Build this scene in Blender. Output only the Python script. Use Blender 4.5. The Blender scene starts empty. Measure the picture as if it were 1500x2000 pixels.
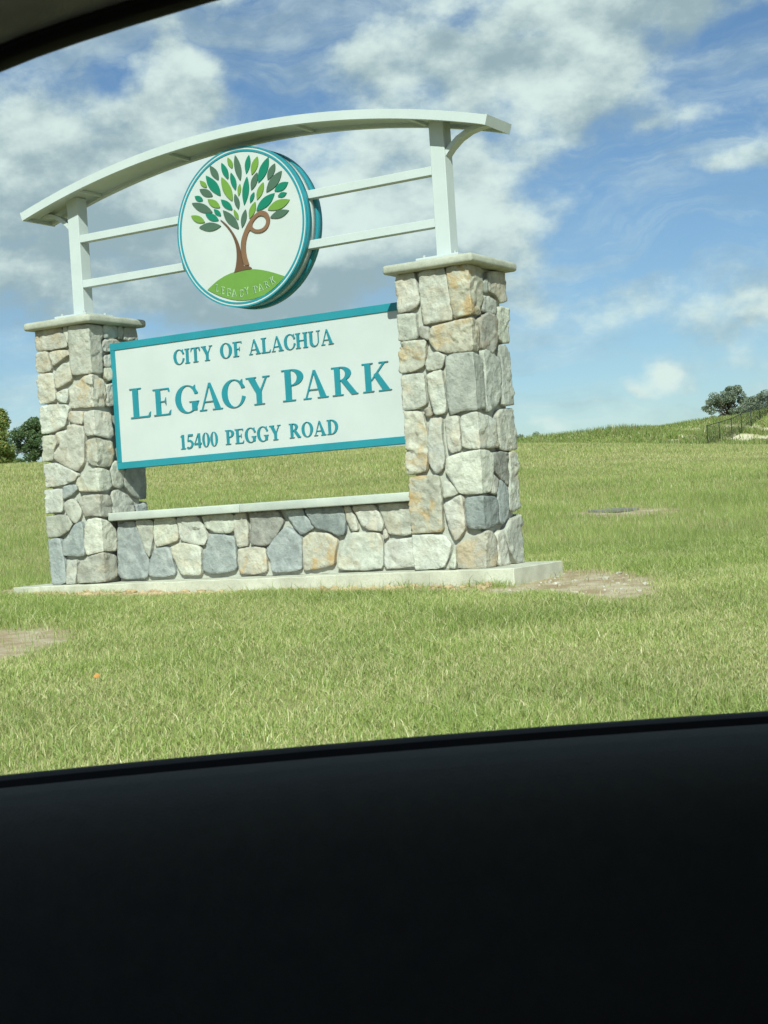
import bpy, bmesh, math, random
import numpy as np
from mathutils import Vector, Matrix, noise as mnoise
R = math.radians
random.seed(7)
rng = np.random.default_rng(7)
scene = bpy.context.scene
COL = scene.collection

# ------------------------------------------------------------------ camera
CAM = np.array([12.1555, -12.8352, 0.6085])
YAW, PITCH, ROLL, FPX = -0.5405, -0.0012, -0.0642, 2973.8
def cam_axes():
    f = np.array([math.sin(YAW) * math.cos(PITCH), math.cos(YAW) * math.cos(PITCH), math.sin(PITCH)])
    r = np.array([math.cos(YAW), -math.sin(YAW), 0.0])
    u = np.cross(r, f)
    return (math.cos(ROLL) * r + math.sin(ROLL) * u, -math.sin(ROLL) * r + math.cos(ROLL) * u, f)
AR, AU, AF = cam_axes()
cd = bpy.data.cameras.new('camera')
cam = bpy.data.objects.new('camera', cd)
COL.objects.link(cam)
cam.matrix_world = Matrix(((AR[0], AU[0], -AF[0], CAM[0]), (AR[1], AU[1], -AF[1], CAM[1]),
                           (AR[2], AU[2], -AF[2], CAM[2]), (0, 0, 0, 1)))
cd.sensor_fit = 'VERTICAL'
cd.sensor_height = 24.0
cd.lens = 24.0 * FPX / 2000.0
cd.clip_start = 0.02
cd.clip_end = 6000
cd.dof.use_dof = True
cd.dof.focus_distance = 17.0
cd.dof.aperture_fstop = 26.0
scene.camera = cam

def ray(px, py):                      # photo pixel -> world direction
    return AF + AR * (px - 750) / FPX - AU * (py - 1000) / FPX
def hit(px, py, ax, val):             # where that direction meets the plane axis = val
    d = ray(px, py)
    return CAM + d * ((val - CAM[ax]) / d[ax])

DH = np.array([math.sin(YAW), math.cos(YAW)])      # horizontal heading of the view over the ground
RH = np.array([math.cos(YAW), -math.sin(YAW)])
def st(x, y):                         # ground coordinates: s away from the road, t along it
    dx, dy = x - CAM[0], y - CAM[1]
    return dx * DH[0] + dy * DH[1], dx * RH[0] + dy * RH[1]
def xy(s, t):
    return CAM[0] + s * DH[0] + t * RH[0], CAM[1] + s * DH[1] + t * RH[1]

# ------------------------------------------------------------------ light
SUN_AZ, SUN_EL = R(28.0), R(38.5)      # azimuth measured from the sign's front normal towards its right
sun_dir = Vector((math.sin(SUN_AZ) * math.cos(SUN_EL), -math.cos(SUN_AZ) * math.cos(SUN_EL), math.sin(SUN_EL)))
sl = bpy.data.lights.new('sun', 'SUN')
sl.energy = 5.0
sl.angle = R(0.53)
sl.color = (1.0, 0.97, 0.905)
sun = bpy.data.objects.new('sun', sl)
COL.objects.link(sun)
sun.rotation_euler = sun_dir.to_track_quat('Z', 'Y').to_euler()
sun.location = (0, 0, 30)

scene.view_settings.view_transform = 'Standard'
scene.view_settings.look = 'None'
scene.view_settings.exposure = 0.25
scene.view_settings.gamma = 1.0
scene.view_settings.use_curve_mapping = False
scene.cycles.use_denoising = True
scene.cycles.max_bounces = 5
scene.cycles.diffuse_bounces = 3
scene.cycles.glossy_bounces = 2
scene.cycles.transmission_bounces = 3
scene.cycles.transparent_max_bounces = 6
scene.cycles.adaptive_threshold = 0.02
scene.cycles.sample_clamp_indirect = 6.0

class NT:
    """small node-tree writer"""
    def __init__(self, tree):
        self.t = tree
        self.n = tree.nodes
    def node(self, typ, **kw):
        nd = self.n.new(typ)
        for k, v in kw.items():
            setattr(nd, k, v)
        return nd
    def put(self, sock, v):
        if v is None:
            return
        if hasattr(v, 'is_output'):
            self.t.links.new(v, sock)
        else:
            if hasattr(sock, 'default_value'):
                try:
                    sock.default_value = v
                except Exception:
                    sock.default_value = (v[0], v[1], v[2], 1.0)
    def math(self, op, a, b=None, c=None, clamp=False):
        nd = self.node('ShaderNodeMath', operation=op, use_clamp=clamp)
        for i, v in enumerate((a, b, c)):
            self.put(nd.inputs[i], v)
        return nd.outputs[0]
    def vmath(self, op, a, b=None, scale=None):
        nd = self.node('ShaderNodeVectorMath', operation=op)
        self.put(nd.inputs[0], a)
        if b is not None:
            self.put(nd.inputs[1], b)
        if scale is not None:
            self.put(nd.inputs['Scale'], scale)
        return nd.outputs['Value'] if op in ('DOT_PRODUCT', 'LENGTH') else nd.outputs[0]
    def noise(self, vec, scale, detail=4, rough=0.5, dist=0.0):
        nd = self.node('ShaderNodeTexNoise')
        self.put(nd.inputs['Vector'], vec)
        nd.inputs['Scale'].default_value = scale
        nd.inputs['Detail'].default_value = detail
        nd.inputs['Roughness'].default_value = rough
        nd.inputs['Distortion'].default_value = dist
        return nd.outputs[0]
    def ramp(self, fac, stops, interp='LINEAR'):
        nd = self.node('ShaderNodeValToRGB')
        nd.color_ramp.interpolation = interp
        el = nd.color_ramp.elements
        while len(el) < len(stops):
            el.new(0.5)
        for e, (p, c) in zip(el, stops):
            e.position = p
            e.color = (c, c, c, 1) if isinstance(c, (int, float)) else (c[0], c[1], c[2], 1)
        self.put(nd.inputs[0], fac)
        return nd.outputs[0]
    def mix(self, fac, a, b, blend='MIX'):
        nd = self.node('ShaderNodeMix', data_type='RGBA', blend_type=blend)
        self.put(nd.inputs[0], fac)
        for i, v in ((6, a), (7, b)):
            if isinstance(v, tuple):
                v = (v[0], v[1], v[2], 1.0)
            self.put(nd.inputs[i], v)
        return nd.outputs[2]
    def smooth(self, v, lo, hi):
        nd = self.node('ShaderNodeMapRange', interpolation_type='SMOOTHSTEP')
        self.put(nd.inputs[0], v)
        nd.inputs[1].default_value = lo
        nd.inputs[2].default_value = hi
        return nd.outputs[0]

# ------------------------------------------------------------------ sky and clouds
def az_el(px, py):
    d = ray(px, py)
    d = d / np.linalg.norm(d)
    return math.atan2(d[0] * RH[0] + d[1] * RH[1], d[0] * DH[0] + d[1] * DH[1]), math.asin(d[2])

world = bpy.data.worlds.new('World')
scene.world = world
world.use_nodes = True
w = NT(world.node_tree)
w.n.clear()
wout = w.node('ShaderNodeOutputWorld')
sky = w.node('ShaderNodeTexSky', sky_type='NISHITA')
sky.sun_disc = False
sky.sun_elevation = SUN_EL
sky.sun_rotation = math.pi - SUN_AZ
sky.air_density = 1.0
sky.dust_density = 0.3
sky.ozone_density = 2.0
tc = w.node('ShaderNodeTexCoord')
dirv = tc.outputs['Generated']
warp = w.node('ShaderNodeTexNoise')
warp.inputs['Scale'].default_value = 9.0
warp.inputs['Detail'].default_value = 6
w.put(warp.inputs['Vector'], dirv)
wv = w.vmath('SUBTRACT', warp.outputs['Color'], (0.5, 0.5, 0.5))
dw = w.vmath('ADD', dirv, w.vmath('SCALE', wv, scale=0.085))
az = w.math('ARCTAN2', w.vmath('DOT_PRODUCT', dw, (RH[0], RH[1], 0)), w.vmath('DOT_PRODUCT', dw, (DH[0], DH[1], 0)))
sep = w.node('ShaderNodeSeparateXYZ')
w.put(sep.inputs[0], dw)
el = w.math('ARCSINE', sep.outputs[2])
def blob(px, py, wx, wy, amp):        # one soft bank of cloud (or a gap) at its place in the sky
    a0, e0 = az_el(px, py)
    u = w.math('MULTIPLY', w.math('SUBTRACT', az, a0), FPX / wx)
    v = w.math('MULTIPLY', w.math('SUBTRACT', el, e0), FPX / wy)
    q = w.math('ADD', w.math('MULTIPLY', u, u), w.math('MULTIPLY', v, v))
    return w.math('MULTIPLY', w.math('EXPONENT', w.math('MULTIPLY', q, -1.0)), amp)
def total(lst):
    acc = lst[0]
    for b in lst[1:]:
        acc = w.math('ADD', acc, b)
    return acc
cover = total([blob(*b) for b in (
    (60, 330, 210, 240, .40), (385, 225, 110, 60, .36), (370, 95, 60, 60, .22), (240, 480, 230, 140, .34), (620, 340, 320, 90, .36),
    (800, 130, 330, 80, .34), (1150, 160, 260, 60, .34), (1250, 15, 260, 50, .42), (900, 420, 170, 130, .42),
    (500, 570, 330, 60, .42), (1430, 335, 110, 32, .30), (1330, 230, 160, 24, .20), (1228, 757, 42, 18, .46), (1285, 715, 44, 26, .50), (1475, 600, 70, 40, .30),
    (1090, 845, 60, 22, .42), (1030, 600, 45, 60, .22), (1010, 470, 60, 80, .2), (1270, 520, 110, 26, .20),
    (500, 90, 120, 75, -.42), (540, 190, 80, 28, -.30), (270, 150, 75, 45, -.36), (1420, 130, 110, 70, -.42), (1230, 430, 190, 90, -.24),
    (1180, 690, 240, 110, -.12), (1400, 480, 120, 60, -.15), (20, 730, 100, 80, -.36), (560, 20, 90, 40, -.2), (1010, 80, 55, 22, -.26),
    (870, 15, 70, 25, -.28), (1330, 780, 200, 50, -.10), (1180, 300, 70, 40, -.12))])
gray = total([blob(*b) for b in (
    (450, 580, 430, 60, .42), (80, 480, 200, 200, .24), (1330, 20, 260, 60, .30), (830, 330, 120, 40, .12),
    (880, 545, 150, 50, .22), (90, 250, 180, 120, .22), (1280, 520, 160, 40, .20),
    (390, 215, 120, 60, -.45), (960, 420, 130, 80, -.30), (1262, 725, 70, 40, -.5), (1090, 840, 60, 30, -.4), (760, 300, 140, 40, -.2))])
mp = w.node('ShaderNodeMapping')
mp.inputs['Scale'].default_value = (1.0, 1.0, 1.55)
w.put(mp.inputs['Vector'], dirv)
def puff(vec):
    return w.noise(vec, 8.5, 9, 0.57, 0.0)
n1 = puff(mp.outputs[0])
n1u = puff(w.vmath('ADD', mp.outputs[0], (sun_dir.x * .008, sun_dir.y * .008, 0.022)))
n2 = w.noise(w.vmath('ADD', mp.outputs[0], (3.1, 1.7, 0.4)), 30.0, 6, 0.58)
nn = w.math('ADD', w.math('MULTIPLY', w.math('SUBTRACT', n1, 0.5), 1.7), w.math('MULTIPLY', w.math('SUBTRACT', n2, 0.5), 0.50))
dens_raw = w.math('ADD', w.math('ADD', nn, cover), 0.34)
dens = w.smooth(dens_raw, 0.20, 0.68)
# wind-drawn high veil: noise stretched along one heading
mv = w.node('ShaderNodeMapping')
mv.inputs['Rotation'].default_value = (0.0, R(-24), 0.0)
mv.inputs['Scale'].default_value = (0.55, 0.55, 3.2)
w.put(mv.inputs['Vector'], dw)
vn = w.noise(mv.outputs[0], 8.0, 9, 0.66, 0.4)
veil = w.math('MULTIPLY', w.smooth(vn, 0.38, 0.74), 0.62)
cov = w.math('MAXIMUM', w.math('MULTIPLY', dens, 0.97), veil)
n3 = w.noise(w.vmath('ADD', mp.outputs[0], (0.02, -0.015, 0.05)), 12.0, 7, 0.56, 0.0)
sh = w.math('ADD', w.math('ADD', gray, w.math('MULTIPLY', w.math('SUBTRACT', n3, 0.5), 1.2)), 0.42)
sh = w.math('ADD', sh, w.math('MULTIPLY', w.math('SUBTRACT', n1u, n1), 3.4))
shade = w.smooth(sh, 0.0, 0.95)
ccol = w.mix(shade, (0.90, 0.925, 0.94), (0.41, 0.485, 0.57))
bgs = w.node('ShaderNodeBackground')
hs = w.node('ShaderNodeHueSaturation')
hs.inputs['Saturation'].default_value = 1.02
w.put(hs.inputs['Color'], sky.outputs[0])
w.put(bgs.inputs[0], w.mix(1.0, hs.outputs[0], (0.80, 0.84, 1.0), 'MULTIPLY'))
bgs.inputs[1].default_value = 0.085
bgc = w.node('ShaderNodeBackground')
w.put(bgc.inputs[0], ccol)
bgc.inputs[1].default_value = 0.80
ms = w.node('ShaderNodeMixShader')
w.put(ms.inputs[0], cov)
w.t.links.new(bgs.outputs[0], ms.inputs[1])
w.t.links.new(bgc.outputs[0], ms.inputs[2])
w.t.links.new(ms.outputs[0], wout.inputs[0])
world.cycles.sampling_method = 'MANUAL'
world.cycles.sample_map_resolution = 512

# ------------------------------------------------------------------ materials
def material(name, rough=0.6, spec=0.3):
    m = bpy.data.materials.new(name)
    m.use_nodes = True
    t = NT(m.node_tree)
    b = t.n['Principled BSDF']
    b.inputs['Roughness'].default_value = rough
    b.inputs['Specular IOR Level'].default_value = spec
    return m, t, b
def bump(t, b, h, strength, dist):
    nd = t.node('ShaderNodeBump')
    nd.inputs['Strength'].default_value = strength
    nd.inputs['Distance'].default_value = dist
    t.put(nd.inputs['Height'], h)
    t.t.links.new(nd.outputs[0], b.inputs['Normal'])
def plain(name, col, rough=0.5, spec=0.3, var=0.12, scale=6.0, bscale=0, bstr=0.0):
    m, t, b = material(name, rough, spec)
    o = t.node('ShaderNodeTexCoord').outputs['Object']
    n = t.noise(o, scale, 6, 0.6)
    c = t.mix(t.smooth(n, 0.3, 0.7), tuple(v * (1 - var) for v in col), tuple(min(1, v * (1 + var)) for v in col))
    t.put(b.inputs['Base Color'], c)
    if bscale:
        bump(t, b, t.noise(o, bscale, 5, 0.6), bstr, 0.01)
    return m

def stone_material():
    m, t, b = material('field_stone', 0.85, 0.2)
    tcn = t.node('ShaderNodeTexCoord')
    oi = t.node('ShaderNodeObjectInfo')
    seed = t.math('MULTIPLY', oi.outputs['Random'], 40.0)
    cv = t.node('ShaderNodeCombineXYZ')
    t.put(cv.inputs[0], seed); t.put(cv.inputs[1], seed)
    p = t.vmath('ADD', tcn.outputs['Object'], cv.outputs[0])
    base = oi.outputs['Color']
    n1 = t.noise(p, 7.0, 6, 0.62, 0.3)
    n2 = t.noise(p, 38.0, 5, 0.65)
    n3 = t.noise(p, 4.2, 4, 0.6, 0.6)
    c = t.mix(t.smooth(n1, 0.33, 0.68), t.mix(0.36, base, (0.22, 0.215, 0.20)), t.mix(0.24, base, (0.72, 0.70, 0.62)))
    c = t.mix(t.math('MULTIPLY', t.smooth(n2, 0.50, 0.72), 0.45), c, t.mix(0.55, base, (0.16, 0.15, 0.13)))
    och = t.math('MULTIPLY', t.smooth(n3, 0.47, 0.64), oi.outputs['Alpha'])
    c = t.mix(t.math('MULTIPLY', och, 0.72), c, (0.46, 0.30, 0.135))
    t.put(b.inputs['Base Color'], c)
    wn = t.node('ShaderNodeTexNoise'); wn.inputs['Scale'].default_value = 9.0; wn.inputs['Detail'].default_value = 4
    t.put(wn.inputs['Vector'], p)
    vor = t.node('ShaderNodeTexVoronoi', feature='F1')
    t.put(vor.inputs['Vector'], t.vmath('ADD', p, t.vmath('SCALE', wn.outputs['Color'], scale=0.22)))
    vor.inputs['Scale'].default_value = 13.0
    chip = vor.outputs['Distance']
    h = t.math('ADD', t.math('MULTIPLY', n1, 0.9), t.math('ADD', t.math('MULTIPLY', n2, 0.5), t.math('MULTIPLY', t.noise(p, 95, 4, 0.6), 0.16)))
    h = t.math('ADD', h, t.math('MULTIPLY', chip, 0.40))
    bump(t, b, h, 0.8, 0.022)
    return m

def mortar_material():
    m, t, b = material('mortar', 0.92, 0.1)
    o = t.node('ShaderNodeTexCoord').outputs['Object']
    n = t.noise(o, 14, 6, 0.65)
    t.put(b.inputs['Base Color'], t.mix(n, (0.37, 0.365, 0.32), (0.52, 0.51, 0.45)))
    bump(t, b, t.noise(o, 60, 5, 0.65), 0.6, 0.01)
    return m

def concrete(name, c0, c1, sc=5.0, speck=0.35):
    m, t, b = material(name, 0.88, 0.15)
    o = t.node('ShaderNodeTexCoord').outputs['Object']
    n = t.noise(o, sc, 8, 0.65)
    c = t.mix(t.smooth(n, 0.3, 0.7), c0, c1)
    f = t.noise(o, 70, 4, 0.7)
    c = t.mix(t.math('MULTIPLY', t.smooth(f, 0.5, 0.72), speck), c, tuple(v * 0.6 for v in c0))
    t.put(b.inputs['Base Color'], c)
    bump(t, b, t.math('ADD', f, t.math('MULTIPLY', n, 1.5)), 0.4, 0.008)
    return m

M = {}
M['stone'] = stone_material()
M['mortar'] = mortar_material()
M['cast'] = concrete('cast_stone', (0.35, 0.345, 0.285), (0.48, 0.47, 0.395), 5.0, 0.45)
M['coping'] = concrete('cast_coping', (0.42, 0.435, 0.40), (0.52, 0.53, 0.48), 3.0, 0.15)
M['pad'] = concrete('pad_concrete', (0.44, 0.42, 0.34), (0.60, 0.575, 0.475), 3.5, 0.45)
M['white'] = plain('white_painted_metal', (0.505, 0.535, 0.535), 0.45, 0.3, 0.03, 3)
M['panel'] = plain('white_sign_panel', (0.51, 0.53, 0.525), 0.5, 0.25, 0.03, 2)
M['teal'] = plain('teal_paint', (0.022, 0.230, 0.29), 0.4, 0.35, 0.05, 4)
M['letter'] = plain('teal_letter_paint', (0.020, 0.215, 0.27), 0.42, 0.3, 0.05, 6)
M['leafD'] = plain('dark_sage_green', (0.070, 0.125, 0.088), 0.5, 0.2, 0.05, 5)
M['leafT'] = plain('emerald_green', (0.010, 0.175, 0.112), 0.5, 0.2, 0.05, 5)
M['leafL'] = plain('lime_green', (0.150, 0.270, 0.050), 0.5, 0.2, 0.05, 5)
M['hill'] = plain('hill_green', (0.140, 0.270, 0.055), 0.5, 0.2, 0.04, 5)
M['trunkA'] = plain('brown_dark', (0.130, 0.068, 0.040), 0.5, 0.2, 0.05, 5)
M['trunkB'] = plain('brown_light', (0.205, 0.110, 0.065), 0.5, 0.2, 0.05, 5)
M['edge'] = plain('pale_letter_edge', (0.60, 0.68, 0.58), 0.5, 0.2, 0.03, 5)
M['smallletter'] = plain('small_letter_green', (0.075, 0.17, 0.07), 0.5, 0.2, 0.04, 5)
M['bark'] = plain('bark', (0.10, 0.075, 0.055), 0.9, 0.1, 0.3, 3, 12, 0.5)
M['fence'] = plain('black_coated_steel', (0.018, 0.022, 0.022), 0.5, 0.3, 0.1)
M['door'] = plain('black_door_vinyl', (0.050, 0.054, 0.047), 0.7, 0.15, 0.06, 60, 520, 0.3)
M['seal'] = plain('black_rubber', (0.008, 0.008, 0.009), 0.75, 0.2, 0.05)
M['trim'] = plain('taupe_headliner_cloth', (0.66, 0.65, 0.53), 0.9, 0.05, 0.1, 40, 600, 0.3)
M['carpaint'] = plain('silver_car_paint', (0.35, 0.36, 0.37), 0.3, 0.5, 0.03)
M['tyre'] = plain('tyre_rubber', (0.02, 0.02, 0.02), 0.85, 0.2, 0.1)
M['steel'] = plain('wheel_steel', (0.4, 0.4, 0.41), 0.35, 0.5, 0.05)
M['asphalt'] = plain('asphalt', (0.05, 0.05, 0.05), 0.9, 0.2, 0.25, 8, 80, 0.5)
M['rock'] = plain('limestone_chips', (0.46, 0.42, 0.35), 0.9, 0.1, 0.25, 20)
M['lid'] = plain('grey_lid', (0.19, 0.185, 0.165), 0.9, 0.2, 0.15, 6)
M['oleaf'] = plain('orange_leaf', (0.50, 0.24, 0.07), 0.6, 0.2, 0.1, 30)
M['mulch'] = plain('red_clay_clod', (0.46, 0.335, 0.205), 0.95, 0.05, 0.25, 12, 40, 0.8)
# car window: thin green-tinted safety glass
gm = bpy.data.materials.new('tinted_window_glass')
gm.use_nodes = True
gt = NT(gm.node_tree); gt.n.clear()
go = gt.node('ShaderNodeOutputMaterial'); gb = gt.node('ShaderNodeBsdfTransparent')
gb.inputs[0].default_value = (0.908, 0.985, 0.950, 1)
gm.node_tree.links.new(gb.outputs[0], go.inputs[0])
M['glass'] = gm

def foliage(name, ca, cb, straw, trans=0.35):
    m = bpy.data.materials.new(name)
    m.use_nodes = True
    t = NT(m.node_tree); t.n.clear()
    out = t.node('ShaderNodeOutputMaterial')
    at = t.node('ShaderNodeAttribute'); at.attribute_name = 'tint'
    o = t.node('ShaderNodeTexCoord').outputs['Object']
    big = t.noise(o, 0.45, 4, 0.55)
    c = t.mix(at.outputs['Fac'], ca, cb)
    at2 = t.node('ShaderNodeAttribute'); at2.attribute_name = 'dry'
    c = t.mix(at2.outputs['Fac'], c, straw)
    c = t.mix(1.0, c, t.ramp(big, [(0.3, 0.86), (0.7, 1.14)]), 'MULTIPLY')
    d = t.node('ShaderNodeBsdfDiffuse'); t.put(d.inputs[0], c)
    tr = t.node('ShaderNodeBsdfTranslucent'); t.put(tr.inputs[0], c)
    mx = t.node('ShaderNodeMixShader'); mx.inputs[0].default_value = trans
    t.t.links.new(d.outputs[0], mx.inputs[1]); t.t.links.new(tr.outputs[0], mx.inputs[2])
    gl = t.node('ShaderNodeBsdfGlossy'); gl.inputs['Roughness'].default_value = 0.45
    gl.inputs[0].default_value = (1, 1, 1, 1)
    m2 = t.node('ShaderNodeMixShader'); m2.inputs[0].default_value = 0.03
    t.t.links.new(mx.outputs[0], m2.inputs[1]); t.t.links.new(gl.outputs[0], m2.inputs[2])
    t.t.links.new(m2.outputs[0], out.inputs[0])
    return m
M['grass'] = foliage('lawn_grass', (0.205, 0.300, 0.062), (0.410, 0.465, 0.140), (0.68, 0.60, 0.33), 0.40)
M['field'] = foliage('field_grass', (0.190, 0.285, 0.060), (0.385, 0.430, 0.130), (0.56, 0.48, 0.25), 0.40)
M['weed'] = foliage('weeds', (0.120, 0.200, 0.042), (0.270, 0.335, 0.085), (0.42, 0.35, 0.17), 0.35)
M['oak'] = foliage('oak_leaves', (0.060, 0.105, 0.045), (0.130, 0.190, 0.080), (0.16, 0.17, 0.06), 0.25)  # greens lightened too, air haze put into the leaf colour
M['hazyoak'] = foliage('haze_paled_oak_leaves', (0.145, 0.180, 0.130), (0.250, 0.285, 0.195), (0.27, 0.27, 0.17), 0.35)  # grey-green leaves, paled so the colour stands in for distance haze
M['yellow'] = foliage('yellow_green_leaves', (0.125, 0.185, 0.050), (0.260, 0.300, 0.085), (0.36, 0.24, 0.06), 0.35)

# ------------------------------------------------------------------ object helpers
def tag(o, label=None, cat=None, group=None, kind=None):
    for k, v in (('label', label), ('category', cat), ('group', group), ('kind', kind)):
        if v:
            o[k] = v
    return o
def link(name, me, mat, parent=None):
    o = bpy.data.objects.new(name, me)
    COL.objects.link(o)
    if mat is not None and not me.materials:
        me.materials.append(mat)
    if parent is not None:
        o.parent = parent
        o.matrix_parent_inverse = Matrix.Translation(-parent.location)   # only top-level empties stand off the origin
    return o
def empty(name, loc):
    o = bpy.data.objects.new(name, None)
    COL.objects.link(o)
    o.location = loc
    o.empty_display_size = 0.2
    return o
def mesh(name, verts, faces, smooth=False):
    me = bpy.data.meshes.new(name)
    me.from_pydata([tuple(map(float, v)) for v in verts], [], faces)
    me.validate()
    if smooth:
        me.polygons.foreach_set('use_smooth', [True] * len(me.polygons))
    me.update()
    return me
def bm_mesh(name, bm, smooth=False):
    bmesh.ops.recalc_face_normals(bm, faces=bm.faces[:])
    me = bpy.data.meshes.new(name)
    bm.to_mesh(me)
    bm.free()
    if smooth:
        me.polygons.foreach_set('use_smooth', [True] * len(me.polygons))
    return me
def box_mesh(name, x0, x1, y0, y1, z0, z1, bev=0.0, seg=2, smooth=False):
    bm = bmesh.new()
    bmesh.ops.create_cube(bm, size=1.0)
    for v in bm.verts:
        v.co = Vector(((x0 + x1) / 2 + v.co.x * (x1 - x0), (y0 + y1) / 2 + v.co.y * (y1 - y0), (z0 + z1) / 2 + v.co.z * (z1 - z0)))
    if bev:
        bmesh.ops.bevel(bm, geom=bm.edges[:], offset=bev, segments=seg, affect='EDGES', profile=0.5)
    return bm_mesh(name, bm, smooth)
def sweep(name, path, prof, cap=True, smooth=False):
    """path: list of 3D frames (origin, axis_a, axis_b); prof: closed list of (a, b)"""
    v, f = [], []
    n = len(prof)
    for o, a, b in path:
        for p in prof:
            v.append(np.array(o) + np.array(a) * p[0] + np.array(b) * p[1])
    for i in range(len(path) - 1):
        for j in range(n):
            k = (j + 1) % n
            f.append((i * n + j, i * n + k, (i + 1) * n + k, (i + 1) * n + j))
    if cap:
        f.append(tuple(range(n))[::-1])
        f.append(tuple((len(path) - 1) * n + j for j in range(n)))
    bm = bmesh.new()
    me = mesh(name, v, f)
    bm.from_mesh(me)
    return bm_mesh(name, bm, smooth)
def tris_mesh(name, V, T, attrs=None):
    me = bpy.data.meshes.new(name)
    V = np.ascontiguousarray(V, np.float32); T = np.ascontiguousarray(T, np.int32)
    me.vertices.add(len(V)); me.vertices.foreach_set('co', V.ravel())
    me.loops.add(T.size); me.loops.foreach_set('vertex_index', T.ravel())
    me.polygons.add(len(T))
    me.polygons.foreach_set('loop_start', np.arange(0, T.size, 3, dtype=np.int32))
    me.update(calc_edges=True)
    for k, a in (attrs or {}).items():
        at = me.attributes.new(k, 'FLOAT', 'POINT')
        at.data.foreach_set('value', np.ascontiguousarray(a, np.float32))
    return me

# ------------------------------------------------------------------ terrain
def sstep(x, a, b):
    q = np.clip((np.asarray(x, float) - a) / (b - a), 0, 1)
    return q * q * (3 - 2 * q)
CREST = 78.0
_sk = np.array([-400, 2.6, 3.4, 6, 9, 13.2, 15, 17.5, 20, 24, 30, 45, 60, 72, 78, 84, 100, 130, 260, 330, 500, 2500])
_zk = np.array([-.56, -.56, -.52, -.43, -.32, -.165, -.135, -.085, -.04, .16, .56, 1.56, 2.62, 3.46, 3.70, 3.80, 4.2, 5.3, 11.2, 13.0, 12.0, -10])
def terrain(s, t):
    s = np.asarray(s, float); t = np.asarray(t, float)
    z = np.interp(s, _sk, _zk)
    z = (np.interp(s - 0.8, _sk, _zk) + z + np.interp(s + 0.8, _sk, _zk)) / 3
    k = np.clip(t / CREST, -0.45, 0.45)
    e = -0.0371 * k - 0.0653 * k * k
    z = z + np.where(s < 330, CREST * e * sstep(s, 24, 78), CREST * e)
    # the far side falls away a little on the right so that the bank behind shows its foot
    zb = np.interp(s, [80, 100, 126, 138, 144, 152, 158, 175, 260, 330, 500, 2500], [3.0, 3.0, 3.6, 4.5, 5.2, 6.4, 7.0, 7.3, 8.2, 8.5, 8.0, -10])
    zb = zb + 1.3 * sstep(t, 30, 46) * sstep(s, 140, 158) + 0.35 * sstep(t, 18, 34) * sstep(s, 146, 160) - .5 * (1 - sstep(t, 11, 17)) * sstep(s, 130, 158)
    bank = sstep(t, 6, 12.5) * sstep(s, 80, 100)
    z = z * (1 - bank) + zb * bank
    # small unevenness
    z = z + 0.012 * np.sin(s * 1.7 + t * 0.6) * np.sin(t * 1.3 - s * 0.4) * sstep(s, 4, 6)
    z = z + 0.10 * np.sin(s * 0.13 + 1) * np.sin(t * 0.21 + s * 0.05) * sstep(s, 26, 60)
    return z
def ground_at(x, y):
    s, t = st(x, y)
    return float(terrain(s, t))
def on_ground(px, py, far=400):        # first point where a photo pixel's direction meets the terrain
    d = ray(px, py)
    k = np.concatenate([np.arange(4, 60, .02), np.arange(60, far, .1)])
    P = CAM[None] + d[None] * k[:, None]
    s, t = st(P[:, 0], P[:, 1])
    below = np.nonzero(P[:, 2] <= terrain(s, t))[0]
    return P[below[0]] if len(below) else None

# bare soil: (x, y, radius x, radius y, rotation)
SOIL = [(6.62, -.05, 2.0, .62, 2.11), (6.3, -.3, .5, .9, 0.0), (2.75, -0.45, 3.8, 0.30, 0.0), (4.9, -0.55, 1.3, 0.38, 0.0),
        (-0.9, 0.35, 0.75, 0.55, 0.0), (2.75, 1.2, 3.4, .18, 0.0)]
P0 = on_ground(-55, 1262)
SOIL.append((P0[0], P0[1], 1.55, .88, 2.11))
A = on_ground(1130, 999); B = on_ground(1335, 1000)
SOIL.append(((A[0] + B[0]) / 2, (A[1] + B[1]) / 2, np.hypot(*(B - A)[:2]) / 2, 1.0, math.atan2(B[1] - A[1], B[0] - A[0])))
DARKSOIL = SOIL[-1]
def wob(x, y):
    return 0.5 * np.sin(x * 5.1 + 1.3 * np.sin(y * 4.3)) * np.sin(y * 6.3 + 1.1 * np.sin(x * 3.7)) + 0.3 * np.sin(x * 13 + y * 7) * np.sin(y * 15 - x * 5)
def soil(x, y):
    x = np.asarray(x, float); y = np.asarray(y, float)
    m = np.zeros_like(x)
    for cx, cy, a, b, r in SOIL:
        dx, dy = x - cx, y - cy
        u = (dx * math.cos(r) + dy * math.sin(r)) / a
        v = (-dx * math.sin(r) + dy * math.cos(r)) / b
        q = np.sqrt(u * u + v * v) + 0.22 * wob(x, y)
        m = np.maximum(m, 1 - sstep(q, 0.72, 1.12))
    return m
def sand(s, t):                        # sandy scars on the bank
    n = np.sin(s * .55 + 2.1 * np.sin(t * .33)) * np.sin(t * .62 + 1.2 * np.sin(s * .21)) + .5 * np.sin(t * 1.7 + s * .9)
    lim = 0.42 - .42 * sstep(t, 27, 33)
    return sstep(n, lim, lim + .25) * sstep(t, 25, 27.5) * sstep(s, 129, 132) * (1 - sstep(s, 150, 156))

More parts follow.
